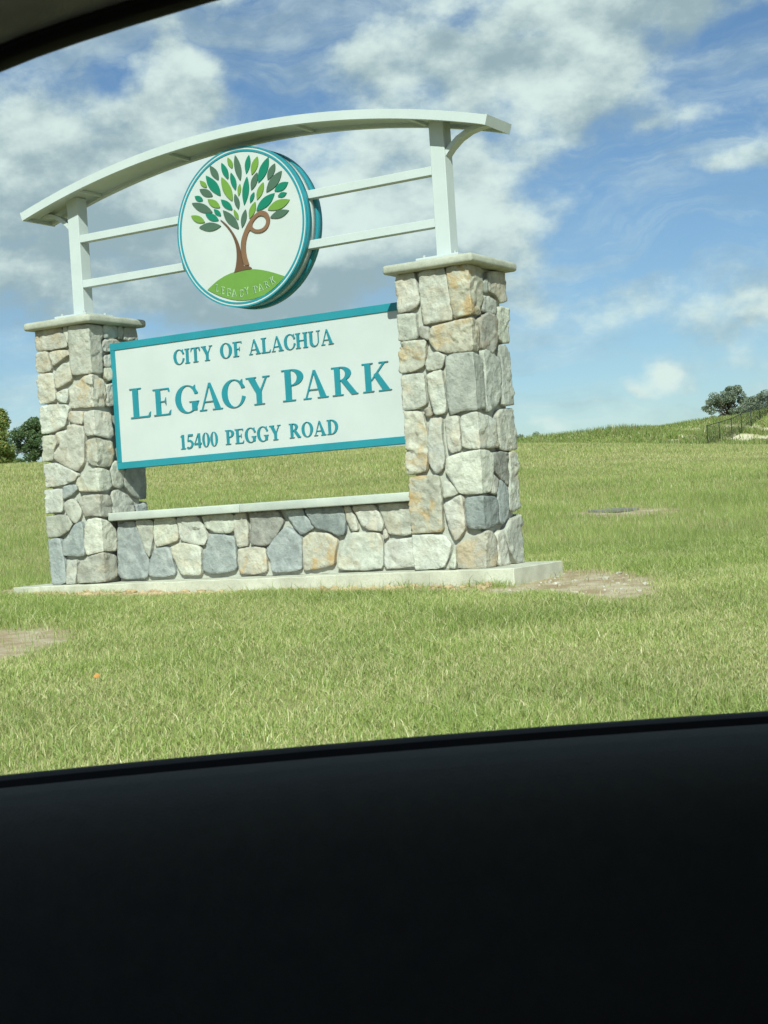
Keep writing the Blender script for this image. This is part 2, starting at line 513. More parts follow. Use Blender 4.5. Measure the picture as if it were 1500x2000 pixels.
sv = np.concatenate([[-600, -200, -60, -20, -6, 0, 2, 2.8], np.arange(3.2, 5, .2), np.arange(5, 20, .09), np.arange(20, 34, .3), np.arange(34, 170, 1.2), np.arange(172, 340, 6), [360, 400, 460, 560, 700, 900, 1300, 1800, 2500]])
tv = np.concatenate([[-2500, -1200, -600, -300, -160, -110], np.arange(-80, -20, 3), np.arange(-20, -8, .8), np.arange(-8, 8, .1), np.arange(8, 20, .6), np.arange(20, 80, 1.5), [95, 120, 160, 300, 600, 1200, 2500]])
S2, T2 = np.meshgrid(sv, tv, indexing='ij')
X2, Y2 = xy(S2, T2)
Z2 = terrain(S2, T2)
so = soil(X2, Y2)
Z2 = Z2 - 0.02 * so
nv, nu = S2.shape
idx = np.arange(nv * nu).reshape(nv, nu)
a_, b_, c_, d_ = idx[:-1, :-1].ravel(), idx[:-1, 1:].ravel(), idx[1:, 1:].ravel(), idx[1:, :-1].ravel()
gtri = np.concatenate([np.stack([a_, b_, c_], 1), np.stack([a_, c_, d_], 1)])
gme = tris_mesh('ground', np.stack([X2.ravel(), Y2.ravel(), Z2.ravel()], 1), gtri,
                {'soil': so.ravel(), 'sand': sand(S2, T2).ravel(), 'dist': S2.ravel()})
gme.polygons.foreach_set('use_smooth', [True] * len(gme.polygons))
def ground_material():
    m, t, b = material('earth_and_thatch', 0.95, 0.05)
    o = t.node('ShaderNodeTexCoord').outputs['Object']
    def at(n):
        nd = t.node('ShaderNodeAttribute'); nd.attribute_name = n
        return nd.outputs['Fac']
    n1 = t.noise(o, 3.0, 8, 0.65)
    n2 = t.noise(o, 40.0, 5, 0.65)
    thatch = t.mix(t.smooth(n2, .3, .7), (0.20, 0.20, 0.08), (0.38, 0.35, 0.165))
    far = t.mix(t.smooth(n1, .3, .7), (0.22, 0.26, 0.07), (0.32, 0.315, 0.105))
    g = t.mix(t.smooth(at('dist'), 25, 80), thatch, far)
    s1 = t.mix(t.smooth(n1, .36, .66), (0.37, 0.265, 0.17), (0.54, 0.45, 0.325))
    s1 = t.mix(t.math('MULTIPLY', t.smooth(n2, .52, .7), .55), s1, (0.27, 0.185, 0.11))
    c = t.mix(at('soil'), g, s1)
    c = t.mix(at('sand'), c, t.mix(n2, (0.58, 0.50, 0.34), (0.70, 0.62, 0.46)))
    t.put(b.inputs['Base Color'], c)
    bump(t, b, t.math('ADD', n2, n1), 0.6, 0.02)
    return m
ground = tag(link('ground', gme, ground_material()), 'grassy rising ground with bare earth patches around the sign', None, None, 'structure')
# the road the car stands on
rv, rf = [], []
tt = np.linspace(-120, 120, 25)
for i, t_ in enumerate(tt):
    for s_ in (-5.2, 2.3):
        x_, y_ = xy(s_, t_)
        rv.append((x_, y_, -0.545))
for i in range(len(tt) - 1):
    rf.append((2 * i, 2 * i + 1, 2 * i + 3, 2 * i + 2))
tag(link('road', mesh('road', rv, rf), M['asphalt']), 'dark asphalt road under the car', None, None, 'structure')

# ------------------------------------------------------------------ grass
def in_pad(x, y, g=0.03):
    return (x > -0.45 - g) & (x < 5.9 + g) & (y > -0.15 - g) & (y < 0.95 + g)
def vnoise(x, y, f, seed=0):
    return 0.5 + 0.25 * (np.sin(x * f + 1.7 * np.sin(y * f * .7 + seed)) + np.sin(y * f * 1.13 + 1.9 * np.sin(x * f * .63 + seed * 2)))
def blades(name, x, y, z, h, wd, dry, label, mat, three=True, lean=0.45):
    n = len(x)
    ang = rng.uniform(0, 2 * np.pi, n)
    ux, uy = np.cos(ang), np.sin(ang)
    la = rng.uniform(0, 2 * np.pi, n)
    ln = np.abs(rng.normal(0, lean, n)) * h
    lx, ly = np.cos(la) * ln, np.sin(la) * ln
    B = np.stack([x, y, z], 1)
    side = np.stack([ux * wd / 2, uy * wd / 2, 0 * x], 1)
    tip = B + np.stack([lx, ly, h], 1)
    tint = rng.uniform(0, 1, n)
    if three:
        mid = B + np.stack([lx * .35, ly * .35, h * .62], 1)
        V = np.stack([B - side, B + side, mid + side * .8, mid - side * .8, tip], 1).reshape(-1, 3)
        k = np.arange(n)[:, None] * 5
        T = np.stack([k + [0, 1, 2], k + [0, 2, 3], k + [3, 2, 4]], 1).reshape(-1, 3)
        rep = 5
    else:
        V = np.stack([B - side, B + side, tip], 1).reshape(-1, 3)
        T = np.arange(n * 3).reshape(-1, 3)
        rep = 3
    me = tris_mesh(name, V, T, {'tint': np.repeat(tint, rep), 'dry': np.repeat(dry, rep)})
    return tag(link(name, me, mat), label, 'grass', None, 'stuff')
def scatter(n, s0, s1, margin=1.25, p=1.0):
    """points over the ground in front of the car, thinning with distance"""
    u = rng.uniform(0, 1, n)
    s = (s0 ** p + u * (s1 ** p - s0 ** p)) ** (1 / p)
    t = rng.uniform(-1, 1, n) * (0.262 * margin * s + 0.6)
    return s, t
# lawn between the road and the sign
s, t = scatter(520000, 5.4, 19.5, 1.18, 1.5)
x, y = xy(s, t)
keep = (~in_pad(x, y)) & (rng.uniform(0, 1, len(x)) > soil(x, y) * 0.97)
s, t, x, y = s[keep], t[keep], x[keep], y[keep]
lush = np.clip(vnoise(x, y, 1.3, 2) * .7 + vnoise(x, y, 3.7, 5) * .5 - .25 + .30 * sstep(s, 11, 14.5), 0, 1)
h = (0.024 + 0.042 * lush) * rng.uniform(.5, 1.5, len(x)) * (1 + .9 * (rng.uniform(0, 1, len(x)) > .97))
dry = np.clip((rng.uniform(0, 1, len(x)) < (.62 - .46 * lush)) * rng.uniform(.3, 1, len(x)), 0, 1)
blades('lawn_grass', x, y, terrain(s, t) - .022 * soil(x, y) - .004, h, rng.uniform(.003, .0065, len(x)), dry, 'short mown green lawn grass in front of the sign', M['grass'], True, .95)
# taller grass of the slope behind the sign
s, t = scatter(330000, 19.0, 46, 1.3, 1.2)
x, y = xy(s, t)
keep = (~in_pad(x, y)) & (rng.uniform(0, 1, len(x)) > soil(x, y) * 0.9)
s, t, x, y = s[keep], t[keep], x[keep], y[keep]
f = sstep(s, 19, 46)
lush = np.clip(vnoise(x, y, .5, 1) * .8 + vnoise(x, y, 1.9, 3) * .4 + .12 - .72 * sstep(s, 25, 40), 0, 1)
h = (0.05 + 0.06 * lush + .04 * f) * rng.uniform(.5, 1.4, len(x))
dry = np.clip((rng.uniform(0, 1, len(x)) < (.50 - .38 * lush)) * rng.uniform(.35, 1, len(x)), 0, 1)
blades('slope_grass', x, y, terrain(s, t) - .01, h, (.007 + .012 * f) * rng.uniform(.6, 1.4, len(x)), dry, 'longer green and straw grass on the slope behind the sign', M['field'], False, .45)
s, t = scatter(300000, 44, 92, 1.3, 1.1)
x, y = xy(s, t)
lush = np.clip(vnoise(x, y, .23, 4) * .7 + vnoise(x, y, .9, 6) * .4 - .25, 0, 1)
h = (.09 + .08 * lush) * rng.uniform(.5, 1.4, len(x))
dry = np.clip((rng.uniform(0, 1, len(x)) < (.78 - .40 * lush)) * rng.uniform(.35, 1, len(x)), 0, 1)
blades('field_grass', x, y, terrain(s, t) - .02, h, rng.uniform(.025, .05, len(x)), dry, 'olive and straw field grass up to the crest', M['field'], False, .45)
# weeds on the bank
n = 120000
s = rng.uniform(124, 168, n); t = rng.uniform(8, 62, n)
x, y = xy(s, t)
keep = rng.uniform(0, 1, n) > np.clip(sand(s, t) * 1.0, 0, .96)
s, t, x, y = s[keep], t[keep], x[keep], y[keep]
lush = vnoise(x, y, .35, 8)
h = (.18 + .55 * lush ** 2) * rng.uniform(.4, 1.5, len(x))
dry = np.clip((rng.uniform(0, 1, len(x)) < .42) * rng.uniform(.3, .9, len(x)), 0, 1)
blades('bank_weeds', x, y, terrain(s, t) - .03, h, rng.uniform(.07, .16, len(x)), dry, 'dense green weeds covering the far bank', M['weed'], False, .5)

# ------------------------------------------------------------------ the monument sign
PW, PH, PS = 0.80, 2.89, 4.7485        # pillar width, height, offset of the right pillar
root = tag(empty('monument_sign', (0, 0, 0)), 'stone and white metal park entrance sign with round tree emblem on concrete pad', 'sign')

pad = box_mesh('concrete_pad', -0.45, 5.90, -0.15, 0.95, -0.22, 0.0, 0.008, 1)
bm = bmesh.new(); bm.from_mesh(pad)
bmesh.ops.subdivide_edges(bm, edges=[e for e in bm.edges if abs(e.verts[0].co.x - e.verts[1].co.x) > 2], cuts=60)
for v in bm.verts:
    k = mnoise.fractal(v.co * 3.1, 0.8, 2.0, 3)
    if v.co.z > -0.1 and (v.co.y < 0 or v.co.x > 5.8):
        v.co.z += -0.012 * abs(k); v.co.y += 0.010 * k
pad = bm_mesh('concrete_pad', bm)
link('concrete_pad', pad, M['pad'], root)

# --- stones: outlines in the unrolled face of each pillar, u along the face, z up
def ring_map(x0, wd, dp):
    def f(u, z, h):
        b = 0.05
        if u < 0:                                   # left face
            k = max(0.0, 1 + u / b)
            return (x0 - h, -u - h * k, z)
        if u <= wd:
            kl = max(0.0, 1 - u / b); kr = max(0.0, 1 - (wd - u) / b)
            return (x0 + u - h * kl + h * kr, -h, z)
        if u <= wd + dp:
            v = u - wd
            kl = max(0.0, 1 - v / b); kr = max(0.0, 1 - (dp - v) / b)
            return (x0 + wd + h, v - h * kl + h * kr, z)
        v = u - wd - dp
        k = max(0.0, 1 - v / b)
        return (x0 + wd - v + h * k, dp + h, z)
    return f
TONES = {'c': (.54, .52, .445), 'w': (.60, .59, .52), 'g': (.42, .415, .37), 'G': (.29, .29, .255), 't': (.45, .41, .335), 's': (.245, .275, .290),
         'S': (.125, .155, .175), 'b': (.305, .28, .24), 'd': (.165, .155, .145), 'o': (.48, .435, .345), 'p': (.45, .425, .375)}
OCH = {'c': .35, 'w': .10, 'g': .12, 'G': .05, 't': .55, 's': 0, 'S': 0, 'b': .3, 'd': .05, 'o': 1.0, 'p': .25}
def resample(poly, step):
    out = []
    n = len(poly)
    for i in range(n):
        a, b = np.array(poly[i]), np.array(poly[(i + 1) % n])
        k = max(1, int(round(np.hypot(*(b - a)) / step)))
        for j in range(k):
            out.append(a + (b - a) * j / k)
    return out
def chaikin(poly, q=0.22):
    out = []
    n = len(poly)
    for i in range(n):
        a, b = np.array(poly[i]), np.array(poly[(i + 1) % n])
        out.append(a * (1 - q) + b * q); out.append(a * q + b * (1 - q))
    return out
def make_stone(poly, fmap, folds, parent, tone, seed, proud=0.0, rough=1.0, grow=0.0):
    r = random.Random(seed)
    c = np.mean(np.array(poly), 0)
    poly = chaikin([np.array(p) for p in poly], 0.13)
    pts = resample(poly, 0.026)
    off = Vector((seed * 3.7, seed * 1.3, seed * 2.1))
    o2 = []
    for p in pts:
        k = mnoise.noise(Vector((p[0] * 26, p[1] * 26, 0)) + off)
        k2 = mnoise.noise(Vector((p[0] * 60, p[1] * 60, 5)) + off)
        d = p - c
        L = max(np.hypot(*d), 1e-4)
        o2.append(p + d / L * (0.005 * k + 0.003 * k2 + grow))
    pts = o2
    n = len(pts)
    tx, tz = r.uniform(-.03, .03), r.uniform(-.03, .03)
    tilts = {}
    def relief(q):
        v3 = Vector((q[0] * 7.5, q[1] * 7.5, 0)) + off
        h = 0.005 * mnoise.fractal(v3, 0.9, 2.1, 3)
        w3 = Vector((q[0] * 9.5, q[1] * 9.5, .4)) + off
        w3 += Vector((mnoise.noise(w3 * .8), mnoise.noise(w3 * .8 + Vector((7, 3, 1))), 0)) * .5
        _, pt = mnoise.voronoi(w3)
        key = (round(pt[0].x, 3), round(pt[0].y, 3))
        if key not in tilts:
            rr = random.Random(hash(key))
            tilts[key] = (rr.uniform(-1, 1), rr.uniform(-1, 1), rr.uniform(-.5, .5))
        ta, tb, tc_ = tilts[key]
        h += (ta * (w3.x - pt[0].x) + tb * (w3.y - pt[0].y)) * .014 + tc_ * .006
        return rough * h + tx * (q[0] - c[0]) + tz * (q[1] - c[1])
    def inset(d_):
        out = []
        for p in pts:
            d = c - p
            L = max(np.hypot(*d), 1e-4)
            out.append(p + d * min(.4, d_ / L))
        return out
    bm = bmesh.new()
    rows = []
    for ins, hh, k in ((0.0, -0.075, 0), (0.0, -0.0045, .75), (0.0045, .002, 1.0)):
        rows.append([bm.verts.new((q[0], hh + proud + k * relief(q), q[1])) for q in inset(ins)])
    for i in range(len(rows) - 1):
        for j in range(n):
            k = (j + 1) % n
            bm.faces.new((rows[i][j], rows[i][k], rows[i + 1][k], rows[i + 1][j]))
    ring = inset(0.004)
    core = [Vector((q[0], q[1])) for q in ring]
    lo, hi = np.min(ring, 0), np.max(ring, 0)
    g_ = .021
    inner = np.array(inset(.018))
    k = 0
    yy = lo[1] + g_ * .5
    while yy < hi[1]:
        xx = lo[0] + g_ * (.5 + .5 * (k % 2))
        while xx < hi[0]:
            q = np.array((xx + r.uniform(-.005, .005), yy + r.uniform(-.005, .005)))
            p0, p1 = inner, np.roll(inner, -1, 0)
            cond = (p0[:, 1] > q[1]) != (p1[:, 1] > q[1])
            xs = p0[:, 0] + (q[1] - p0[:, 1]) * (p1[:, 0] - p0[:, 0]) / np.where(cond, p1[:, 1] - p0[:, 1], 1)
            if np.count_nonzero(cond & (q[0] < xs)) % 2:
                core.append(Vector((q[0], q[1])))
            xx += g_
        yy += g_ * .87; k += 1
    from mathutils.geometry import delaunay_2d_cdt
    cv, _, cf, ov, _, _ = delaunay_2d_cdt(core, [], [list(range(n))], 1, 1e-6)
    vm = []
    for i, q in enumerate(cv):
        src = ov[i][0] if ov[i] else -1
        if 0 <= src < n:
            vm.append(rows[-1][src])
        else:
            e = .004 * max(0.0, 1 - 0.0)
            vm.append(bm.verts.new((q.x, e + proud + relief((q.x, q.y)), q.y)))
    for fc in cf:
        try:
            bm.faces.new([vm[i] for i in fc])
        except ValueError:
            pass
    for row in rows[1:2]:
        for j in range(n):
            e = bm.edges.get((row[j], row[(j + 1) % n]))
            if e:
                e.smooth = False
    us = [p[0] for p in pts]
    for fo in folds:
        if min(us) < fo - .004 and max(us) > fo + .004:
            for x in (fo - .05, fo - .015, fo, fo + .015, fo + .05):
                bmesh.ops.bisect_plane(bm, geom=bm.verts[:] + bm.edges[:] + bm.faces[:], dist=1e-5, plane_co=(x, 0, 0), plane_no=(1, 0, 0))
    for v in bm.verts:
        v.co = Vector(fmap(v.co.x, v.co.z, v.co.y))
    me = bm_mesh('stone', bm, True)
    o = link('stone', me, M['stone'], parent)
    b = [v * .88 + q * .12 for v, q in zip(TONES[tone], (.45, .44, .385))]
    j = r.uniform(.90, 1.10)
    o.color = (b[0] * j * r.uniform(.97, 1.03), b[1] * j, b[2] * j * r.uniform(.96, 1.04), OCH[tone] * r.uniform(.7, 1.2))
    return o
CROP = {'A': (60, 620, 6.25), 'B': (70, 870, 6.25), 'C': (765, 500, 6.25), 'D': (765, 720, 6.0), 'E': (785, 900, 6.0), 'F': (210, 980, 4.839), 'G': (510, 960, 4.839)}
def unroll(crop, poly, x0, wd, dp):
    ox, oy, sc = CROP[crop]
    out = []
    for (x, y) in poly:
        px, py = ox + x / sc, oy + y / sc
        P = hit(px, py, 1, 0.0)
        u, z = P[0] - x0, P[2]
        if u > wd:
            P = hit(px, py, 0, x0 + wd)
            u, z = wd + P[1], P[2]
        if u < 0.045:
            u = min(u, -0.13 - 0.03 * math.sin(z * 9))
        if u > wd + dp - 0.045:
            u = wd + dp + 0.13 + 0.03 * math.sin(z * 8)
        out.append((u, min(max(z, 0.004), PH - 0.006)))
    return out

LEFT = [
 ('A', 't', [(45,150),(350,120),(390,170),(430,330),(425,365),(300,385),(100,405),(65,380),(45,280)]),
 ('A', 'p', [(395,120),(450,115),(460,310),(442,300),(405,190)]),
 ('A', 'g', [(462,120),(510,100),(700,88),(860,105),(870,200),(865,330),(880,600),(880,680),(700,680),(510,705),(490,600),(465,300)]),
 ('A', 't', [(65,440),(190,415),(215,500),(240,620),(225,655),(100,675),(80,600)]),
 ('A', 't', [(220,430),(300,410),(440,400),(470,455),(400,495),(290,582),(270,585)]),
 ('A', 'p', [(310,640),(400,560),(480,560),(490,760),(400,820),(305,870),(285,740)]),
 ('A', 'c', [(100,710),(270,675),(285,860),(295,1010),(200,1045),(120,1055),(95,850)]),
 ('A', 'c', [(310,930),(430,870),(455,890),(440,980),(425,1045),(345,1025),(310,960)]),
 ('A', 'o', [(470,880),(640,730),(720,695),(820,720),(890,770),(920,960),(910,1090),(700,1090),(490,1110),(470,1000)]),
 ('A', 'c', [(110,1110),(230,1070),(430,1065),(470,1100),(430,1250),(410,1330),(270,1400),(150,1415),(125,1350),(105,1200)]),
 ('A', 't', [(465,1150),(625,1150),(620,1300),(550,1300),(460,1270)]),
 ('A', 'c', [(640,1160),(800,1135),(980,1165),(1005,1430),(960,1480),(800,1430),(690,1445),(660,1400),(640,1250)]),
 ('B', 'o', [(58,-100),(228,-127),(248,-30),(215,90),(205,175),(140,185),(75,205),(65,0)]),
 ('A', 'c', [(300,1415),(440,1375),(432,1430),(340,1545),(320,1500)]),
 ('B', 'p', [(390,-240),(460,-252),(570,-230),(590,-130),(580,60),(575,210),(500,315),(400,272),(225,170),(220,100),(290,0),(375,-150)]),
 ('B', 'o', [(610,-60),(757,-95),(935,-45),(960,60),(940,210),(900,260),(780,255),(690,240),(625,200),(612,60)]),
 ('B', 'c', [(100,245),(230,215),(290,240),(420,295),(510,350),(470,430),(300,485),(120,520),(105,400)]),
 ('B', 'c', [(510,410),(650,300),(780,275),(900,310),(915,400),(925,500),(880,550),(700,560),(550,560),(500,470)]),
 ('B', 's', [(330,505),(470,480),(520,510),(450,590),(335,660),(325,600)]),
 ('B', 'w', [(110,555),(315,530),(322,640),(320,810),(230,815),(130,835),(115,700)]),
 ('B', 'p', [(345,700),(430,655),(490,690),(545,790),(530,880),(485,955),(430,910),(345,790)]),
 ('B', 'b', [(495,650),(600,610),(915,605),(930,700),(940,810),(880,870),(700,855),(600,870),(570,790)]),
 ('B', 'G', [(140,880),(300,850),(390,860),(440,960),(400,1040),(280,1110),(170,1135),(150,1050)]),
 ('B', 's', [(470,970),(540,930),(565,980),(580,1200),(590,1345),(460,1350),(330,1340),(325,1190),(420,1060)]),
 ('B', 'w', [(640,905),(740,890),(870,920),(990,1040),(990,1200),(985,1290),(850,1280),(720,1310),(625,1340),(590,1200),(600,1000)]),
 ('B', 's', [(155,1170),(290,1130),(320,1300),(350,1500),(355,1670),(290,1695),(190,1690),(170,1450)]),
 ('B', 'g', [(375,1410),(500,1400),(490,1540),(480,1690),(365,1690),(370,1550)]),
 ('B', 'b', [(520,1460),(640,1360),(820,1310),(980,1340),(995,1500),(990,1600),(900,1650),(700,1670),(520,1680),(505,1600)]),
 ('B', 'g', [(930,230),(985,190),(1050,210),(1085,330),(1070,500),(1010,520),(945,480),(922,330)]),
 ('B', 'G', [(1100,280),(1130,150),(1320,150),(1335,640),(1280,650),(1180,600),(1085,480),(1085,350)]),
 ('B', 'g', [(935,570),(1010,540),(1090,590),(1205,700),(1212,810),(1200,880),(960,880),(935,750)]),
 ('B', 's', [(1232,720),(1270,730),(1345,665),(1365,690),(1365,860),(1240,860)]),
 ('A', 'g', [(882,110),(910,95),(1050,105),(1055,245),(892,252)]),
 ('A', 'g', [(1062,105),(1125,110),(1125,262),(1068,250)]),
 ('A', 'g', [(1140,110),(1275,125),(1285,260),(1190,285),(1138,270)]),
 ('A', 'p', [(892,268),(1040,265),(1120,330),(1100,420),(940,412),(892,402)]),
 ('A', 'g', [(905,470),(1010,450),(1060,540),(1050,600),(912,602)]),
 ('A', 'c', [(905,622),(1040,612),(1050,740),(950,772),(908,722)]),
 ('A', 'p', [(922,830),(1040,800),(1070,1060),(945,1085),(928,980)]),
]
RIGHT = [
 ('C', 'c', [(55,225),(150,205),(265,195),(290,340),(325,520),(310,610),(220,665),(100,690),(70,640),(50,450)]),
 ('C', 'p', [(330,195),(430,180),(560,160),(640,150),(690,480),(730,690),(725,775),(560,800),(390,835),(370,700),(350,500)]),
 ('C', 'o', [(668,150),(760,120),(900,98),(1050,130),(1100,220),(1115,400),(1095,640),(1080,710),(900,715),(760,765),(735,640),(710,480)]),
 ('C', 'g', [(85,720),(290,695),(285,800),(305,960),(300,1005),(130,1030),(95,900)]),
 ('C', 'b', [(340,890),(362,862),(440,870),(450,1025),(370,995),(338,960)]),
 ('C', 'o', [(470,870),(740,800),(950,755),(1050,780),(1072,900),(1085,1160),(880,1165),(680,1175),(540,1150),(455,1040)]),
 ('C', 'o', [(110,1065),(250,1035),(410,1025),(405,1170),(390,1340),(280,1400),(150,1430),(125,1340),(105,1200)]),
 ('C', 'g', [(450,1200),(550,1175),(645,1215),(635,1280),(610,1370),(430,1400),(412,1310)]),
 ('D', 'G', [(632,-130),(710,-170),(910,-190),(1037,-160),(1082,-80),(1092,200),(1110,460),(980,480),(820,495),(690,540),(660,420),(642,200)]),
 ('C', 'p', [(1112,485),(1180,500),(1285,550),(1290,650),(1268,720),(1180,690),(1108,670)]),
 ('C', 't', [(1180,195),(1335,185),(1390,230),(1395,300),(1390,500),(1345,570),(1290,480),(1200,430),(1185,330)]),
 ('C', 'g', [(1122,300),(1168,282),(1182,438),(1118,440)]),
 ('C', 'b', [(1062,770),(1180,690),(1288,740),(1300,900),(1288,1090),(1240,1190),(1105,1130),(1085,950)]),
 ('C', 'c', [(1292,690),(1340,615),(1420,660),(1440,900),(1430,1050),(1380,1060),(1312,1000),(1305,800)]),
 ('D', 'g', [(1062,-205),(1115,-220),(1220,-150),(1285,-70),(1285,250),(1268,390),(1180,490),(1128,500),(1110,380),(1095,0)]),
 ('D', 'g', [(1268,-270),(1355,-275),(1385,-100),(1410,150),(1415,400),(1312,440),(1303,200),(1303,-50)]),
 ('D', 'c', [(155,90),(250,65),(365,55),(385,250),(405,410),(300,470),(170,475),(150,300)]),
 ('D', 'c', [(412,80),(500,25),(578,18),(600,150),(632,400),(628,510),(530,540),(490,510),(432,250)]),
 ('D', 'b', [(372,490),(430,452),(462,530),(440,558),(402,553)]),
 ('D', 'o', [(160,497),(340,502),(380,640),(412,800),(412,1050),(402,1195),(300,1220),(215,1240),(190,1050),(165,750)]),
 ('D', 'p', [(432,590),(583,577),(575,800),(612,1060),(598,1170),(520,1235),(440,1120),(420,900)]),
 ('D', 'c', [(622,610),(680,562),(778,562),(785,750),(803,950),(700,985),(662,930),(637,750)]),
 ('D', 'c', [(807,565),(960,508),(1090,550),(1130,548),(1212,600),(1215,750),(1255,920),(1100,930),(950,940),(832,920),(812,740)]),
 ('D', 'g', [(1240,560),(1272,482),(1420,462),(1440,700),(1440,930),(1330,960),(1272,940),(1268,720)]),
 ('D', 'w', [(650,1040),(800,990),(1060,952),(1130,962),(1185,1000),(1187,1200),(1168,1430),(1080,1460),(800,1465),(700,1320),(627,1200)]),
 ('D', 'd', [(1195,985),(1290,972),(1362,990),(1368,1150),(1392,1290),(1383,1378),(1290,1290),(1198,1170),(1193,1020)]),
 ('E', 'c', [(1252,-90),(1320,-115),(1355,80),(1370,320),(1365,520),(1330,590),(1268,570),(1263,340),(1268,100)]),
 ('E', 'g', [(1070,155),(1138,232),(1130,300),(1100,388),(1052,373),(1062,250)]),
 ('E', 's', [(1142,255),(1175,228),(1252,320),(1257,650),(1182,748),(1147,700),(1140,500),(1120,420)]),
 ('E', 'S', [(747,432),(950,417),(1108,422),(1135,470),(1137,720),(1050,788),(772,798),(757,600)]),
 ('E', 'o', [(105,205),(250,180),(405,170),(435,260),(455,560),(470,800),(440,830),(280,840),(130,845),(110,500)]),
 ('E', 'c', [(482,270),(510,240),(560,262),(655,370),(600,398),(492,436)]),
 ('E', 'c', [(492,512),(680,404),(708,440),(718,600),(742,770),(700,858),(620,935),(560,800),(512,640)]),
 ('E', 'w', [(127,867),(300,872),(490,872),(575,970),(548,1100),(488,1240),(400,1260),(165,1275),(145,1100)]),
 ('E', 'c', [(547,1240),(595,1085),(620,1120),(622,1265)]),
 ('E', 't', [(632,992),(800,902),(1000,818),(1060,832),(1108,900),(1126,1100),(1118,1250),(1000,1260),(660,1265),(632,1120)]),
 ('E', 'c', [(1114,870),(1160,812),(1196,870),(1236,1010),(1270,1130),(1267,1220),(1142,1245),(1128,1050)]),
 ('E', 'g', [(1204,820),(1280,692),(1400,617),(1410,850),(1425,1190),(1350,1210),(1284,1080),(1224,930)]),
]
WALL = [
 ('F', 's', [(92,215),(170,195),(250,190),(330,410),(385,560),(370,720),(150,730),(97,690)]),
 ('F', 'p', [(262,180),(390,170),(428,200),(415,400),(395,528),(350,450),(310,320)]),
 ('F', 'c', [(440,170),(500,160),(640,150),(662,300),(652,365),(560,400),(452,425),(432,320)]),
 ('F', 'c', [(656,152),(740,145),(850,135),(928,290),(933,350),(908,410),(820,400),(692,365)]),
 ('F', 'c', [(885,130),(1190,115),(1193,270),(1150,293),(1030,293),(920,240)]),
 ('F', 'c', [(1197,112),(1300,108),(1312,180),(1325,410),(1228,430),(1198,300)]),
 ('G', 'd', [(-97,200),(0,190),(150,180),(205,280),(150,400),(80,490),(30,510),(-97,500)]),
 ('F', 's', [(387,640),(412,522),(450,442),(560,432),(607,520),(637,690),(520,710),(392,700)]),
 ('F', 'c', [(595,430),(700,388),(875,422),(878,560),(882,690),(700,690),(642,570)]),
 ('F', 's', [(897,540),(962,312),(1060,312),(1193,332),(1203,450),(1218,640),(1100,670),(970,680),(903,640)]),
 ('F', 'o', [(1227,452),(1350,432),(1478,432),(1493,540),(1497,660),(1380,685),(1242,680)]),
 ('G', 's', [(45,560),(105,470),(230,333),(298,370),(378,440),(383,600),(373,745),(107,765),(85,650)]),
 ('G', 's', [(215,180),(390,165),(410,235),(478,300),(488,345),(375,410),(320,340)]),
 ('G', 'S', [(410,165),(560,155),(770,140),(790,260),(785,400),(730,420),(640,370),(510,345)]),
 ('G', 'o', [(387,450),(470,392),(620,397),(717,460),(688,580),(683,690),(560,720),(397,745),(397,580)]),
 ('G', 't', [(782,150),(835,145),(880,250),(908,360),(850,375),(820,310)]),
 ('G', 'c', [(860,145),(950,135),(1075,130),(1150,310),(1140,375),(1030,360),(950,320)]),
 ('G', 'p', [(1095,125),(1250,115),(1440,105),(1445,390),(1350,415),(1202,395),(1162,290)]),
 ('G', 'c', [(742,560),(830,392),(1100,392),(1138,460),(1152,720),(1000,740),(727,740)]),
 ('G', 'c', [(1152,372),(1170,357),(1192,428),(1162,443)]),
 ('G', 'w', [(1162,472),(1430,437),(1470,430),(1480,700),(1300,720),(1167,730)]),
]
def bevel_box(name, x0, x1, y0, y1, z0, z1, r, seg):
    return box_mesh(name, x0, x1, y0, y1, z0, z1, r, seg, True)
for which, (data, x0) in enumerate(((LEFT, 0.0), (RIGHT, PS))):
    g = 0.056
    pil = link('pillar', box_mesh('pillar', x0 + g, x0 + PW - g, g, PW - g, -0.002, PH, 0.01, 1), M['mortar'], root)
    pil['label'] = ('square stone pillar at the end of the pad near the open lawn' if which else 'square stone pillar with large pale corner stone under its cap')
    fm = ring_map(x0, PW, PW)
    for i, (c, tone, poly) in enumerate(data):
        make_stone(unroll(c, poly, x0, PW, PW), fm, (0.0, PW, 2 * PW), pil, tone, 11 + i + 60 * which, proud=((i * 7) % 5 - 2) * .0022,
                   rough={'o': 1.6, 'c': 1.2, 'G': .5, 'S': .9, 's': .7, 'w': .8}.get(tone, 1.0), grow=.007)
    o_ = 0.094
    link('cap', bevel_box('cap', x0 - o_, x0 + PW + o_, -o_, PW + o_, PH - .004, PH + .086, 0.033, 5), M['cast'], pil)

WY = 0.222
wall = link('low_wall', box_mesh('low_wall', PW + .0, PS, WY + .052, .59, -0.002, .68), M['mortar'], root)
wall['label'] = 'low stone wall between the two pillars'
for i, (c, tone, poly) in enumerate(WALL):
    ox, oy, sc = CROP[c]
    pp = []
    for (x, y) in poly:
        P = hit(ox + x / sc, oy + y / sc, 1, WY)
        pp.append((min(max(P[0], PW + .006), PS - .006), min(max(P[2], .004), .674)))
    make_stone(pp, lambda u, z, h: (u, WY - h, z), (), wall, tone, 200 + i, proud=((i * 3) % 5 - 2) * .002, grow=.007)
for xa, xb in ((PW - .012, 2.60), (2.605, PS + .01)):
    link('coping', bevel_box('coping', xa, xb, .128, .652, .681, .772, .012, 2), M['coping'], wall)

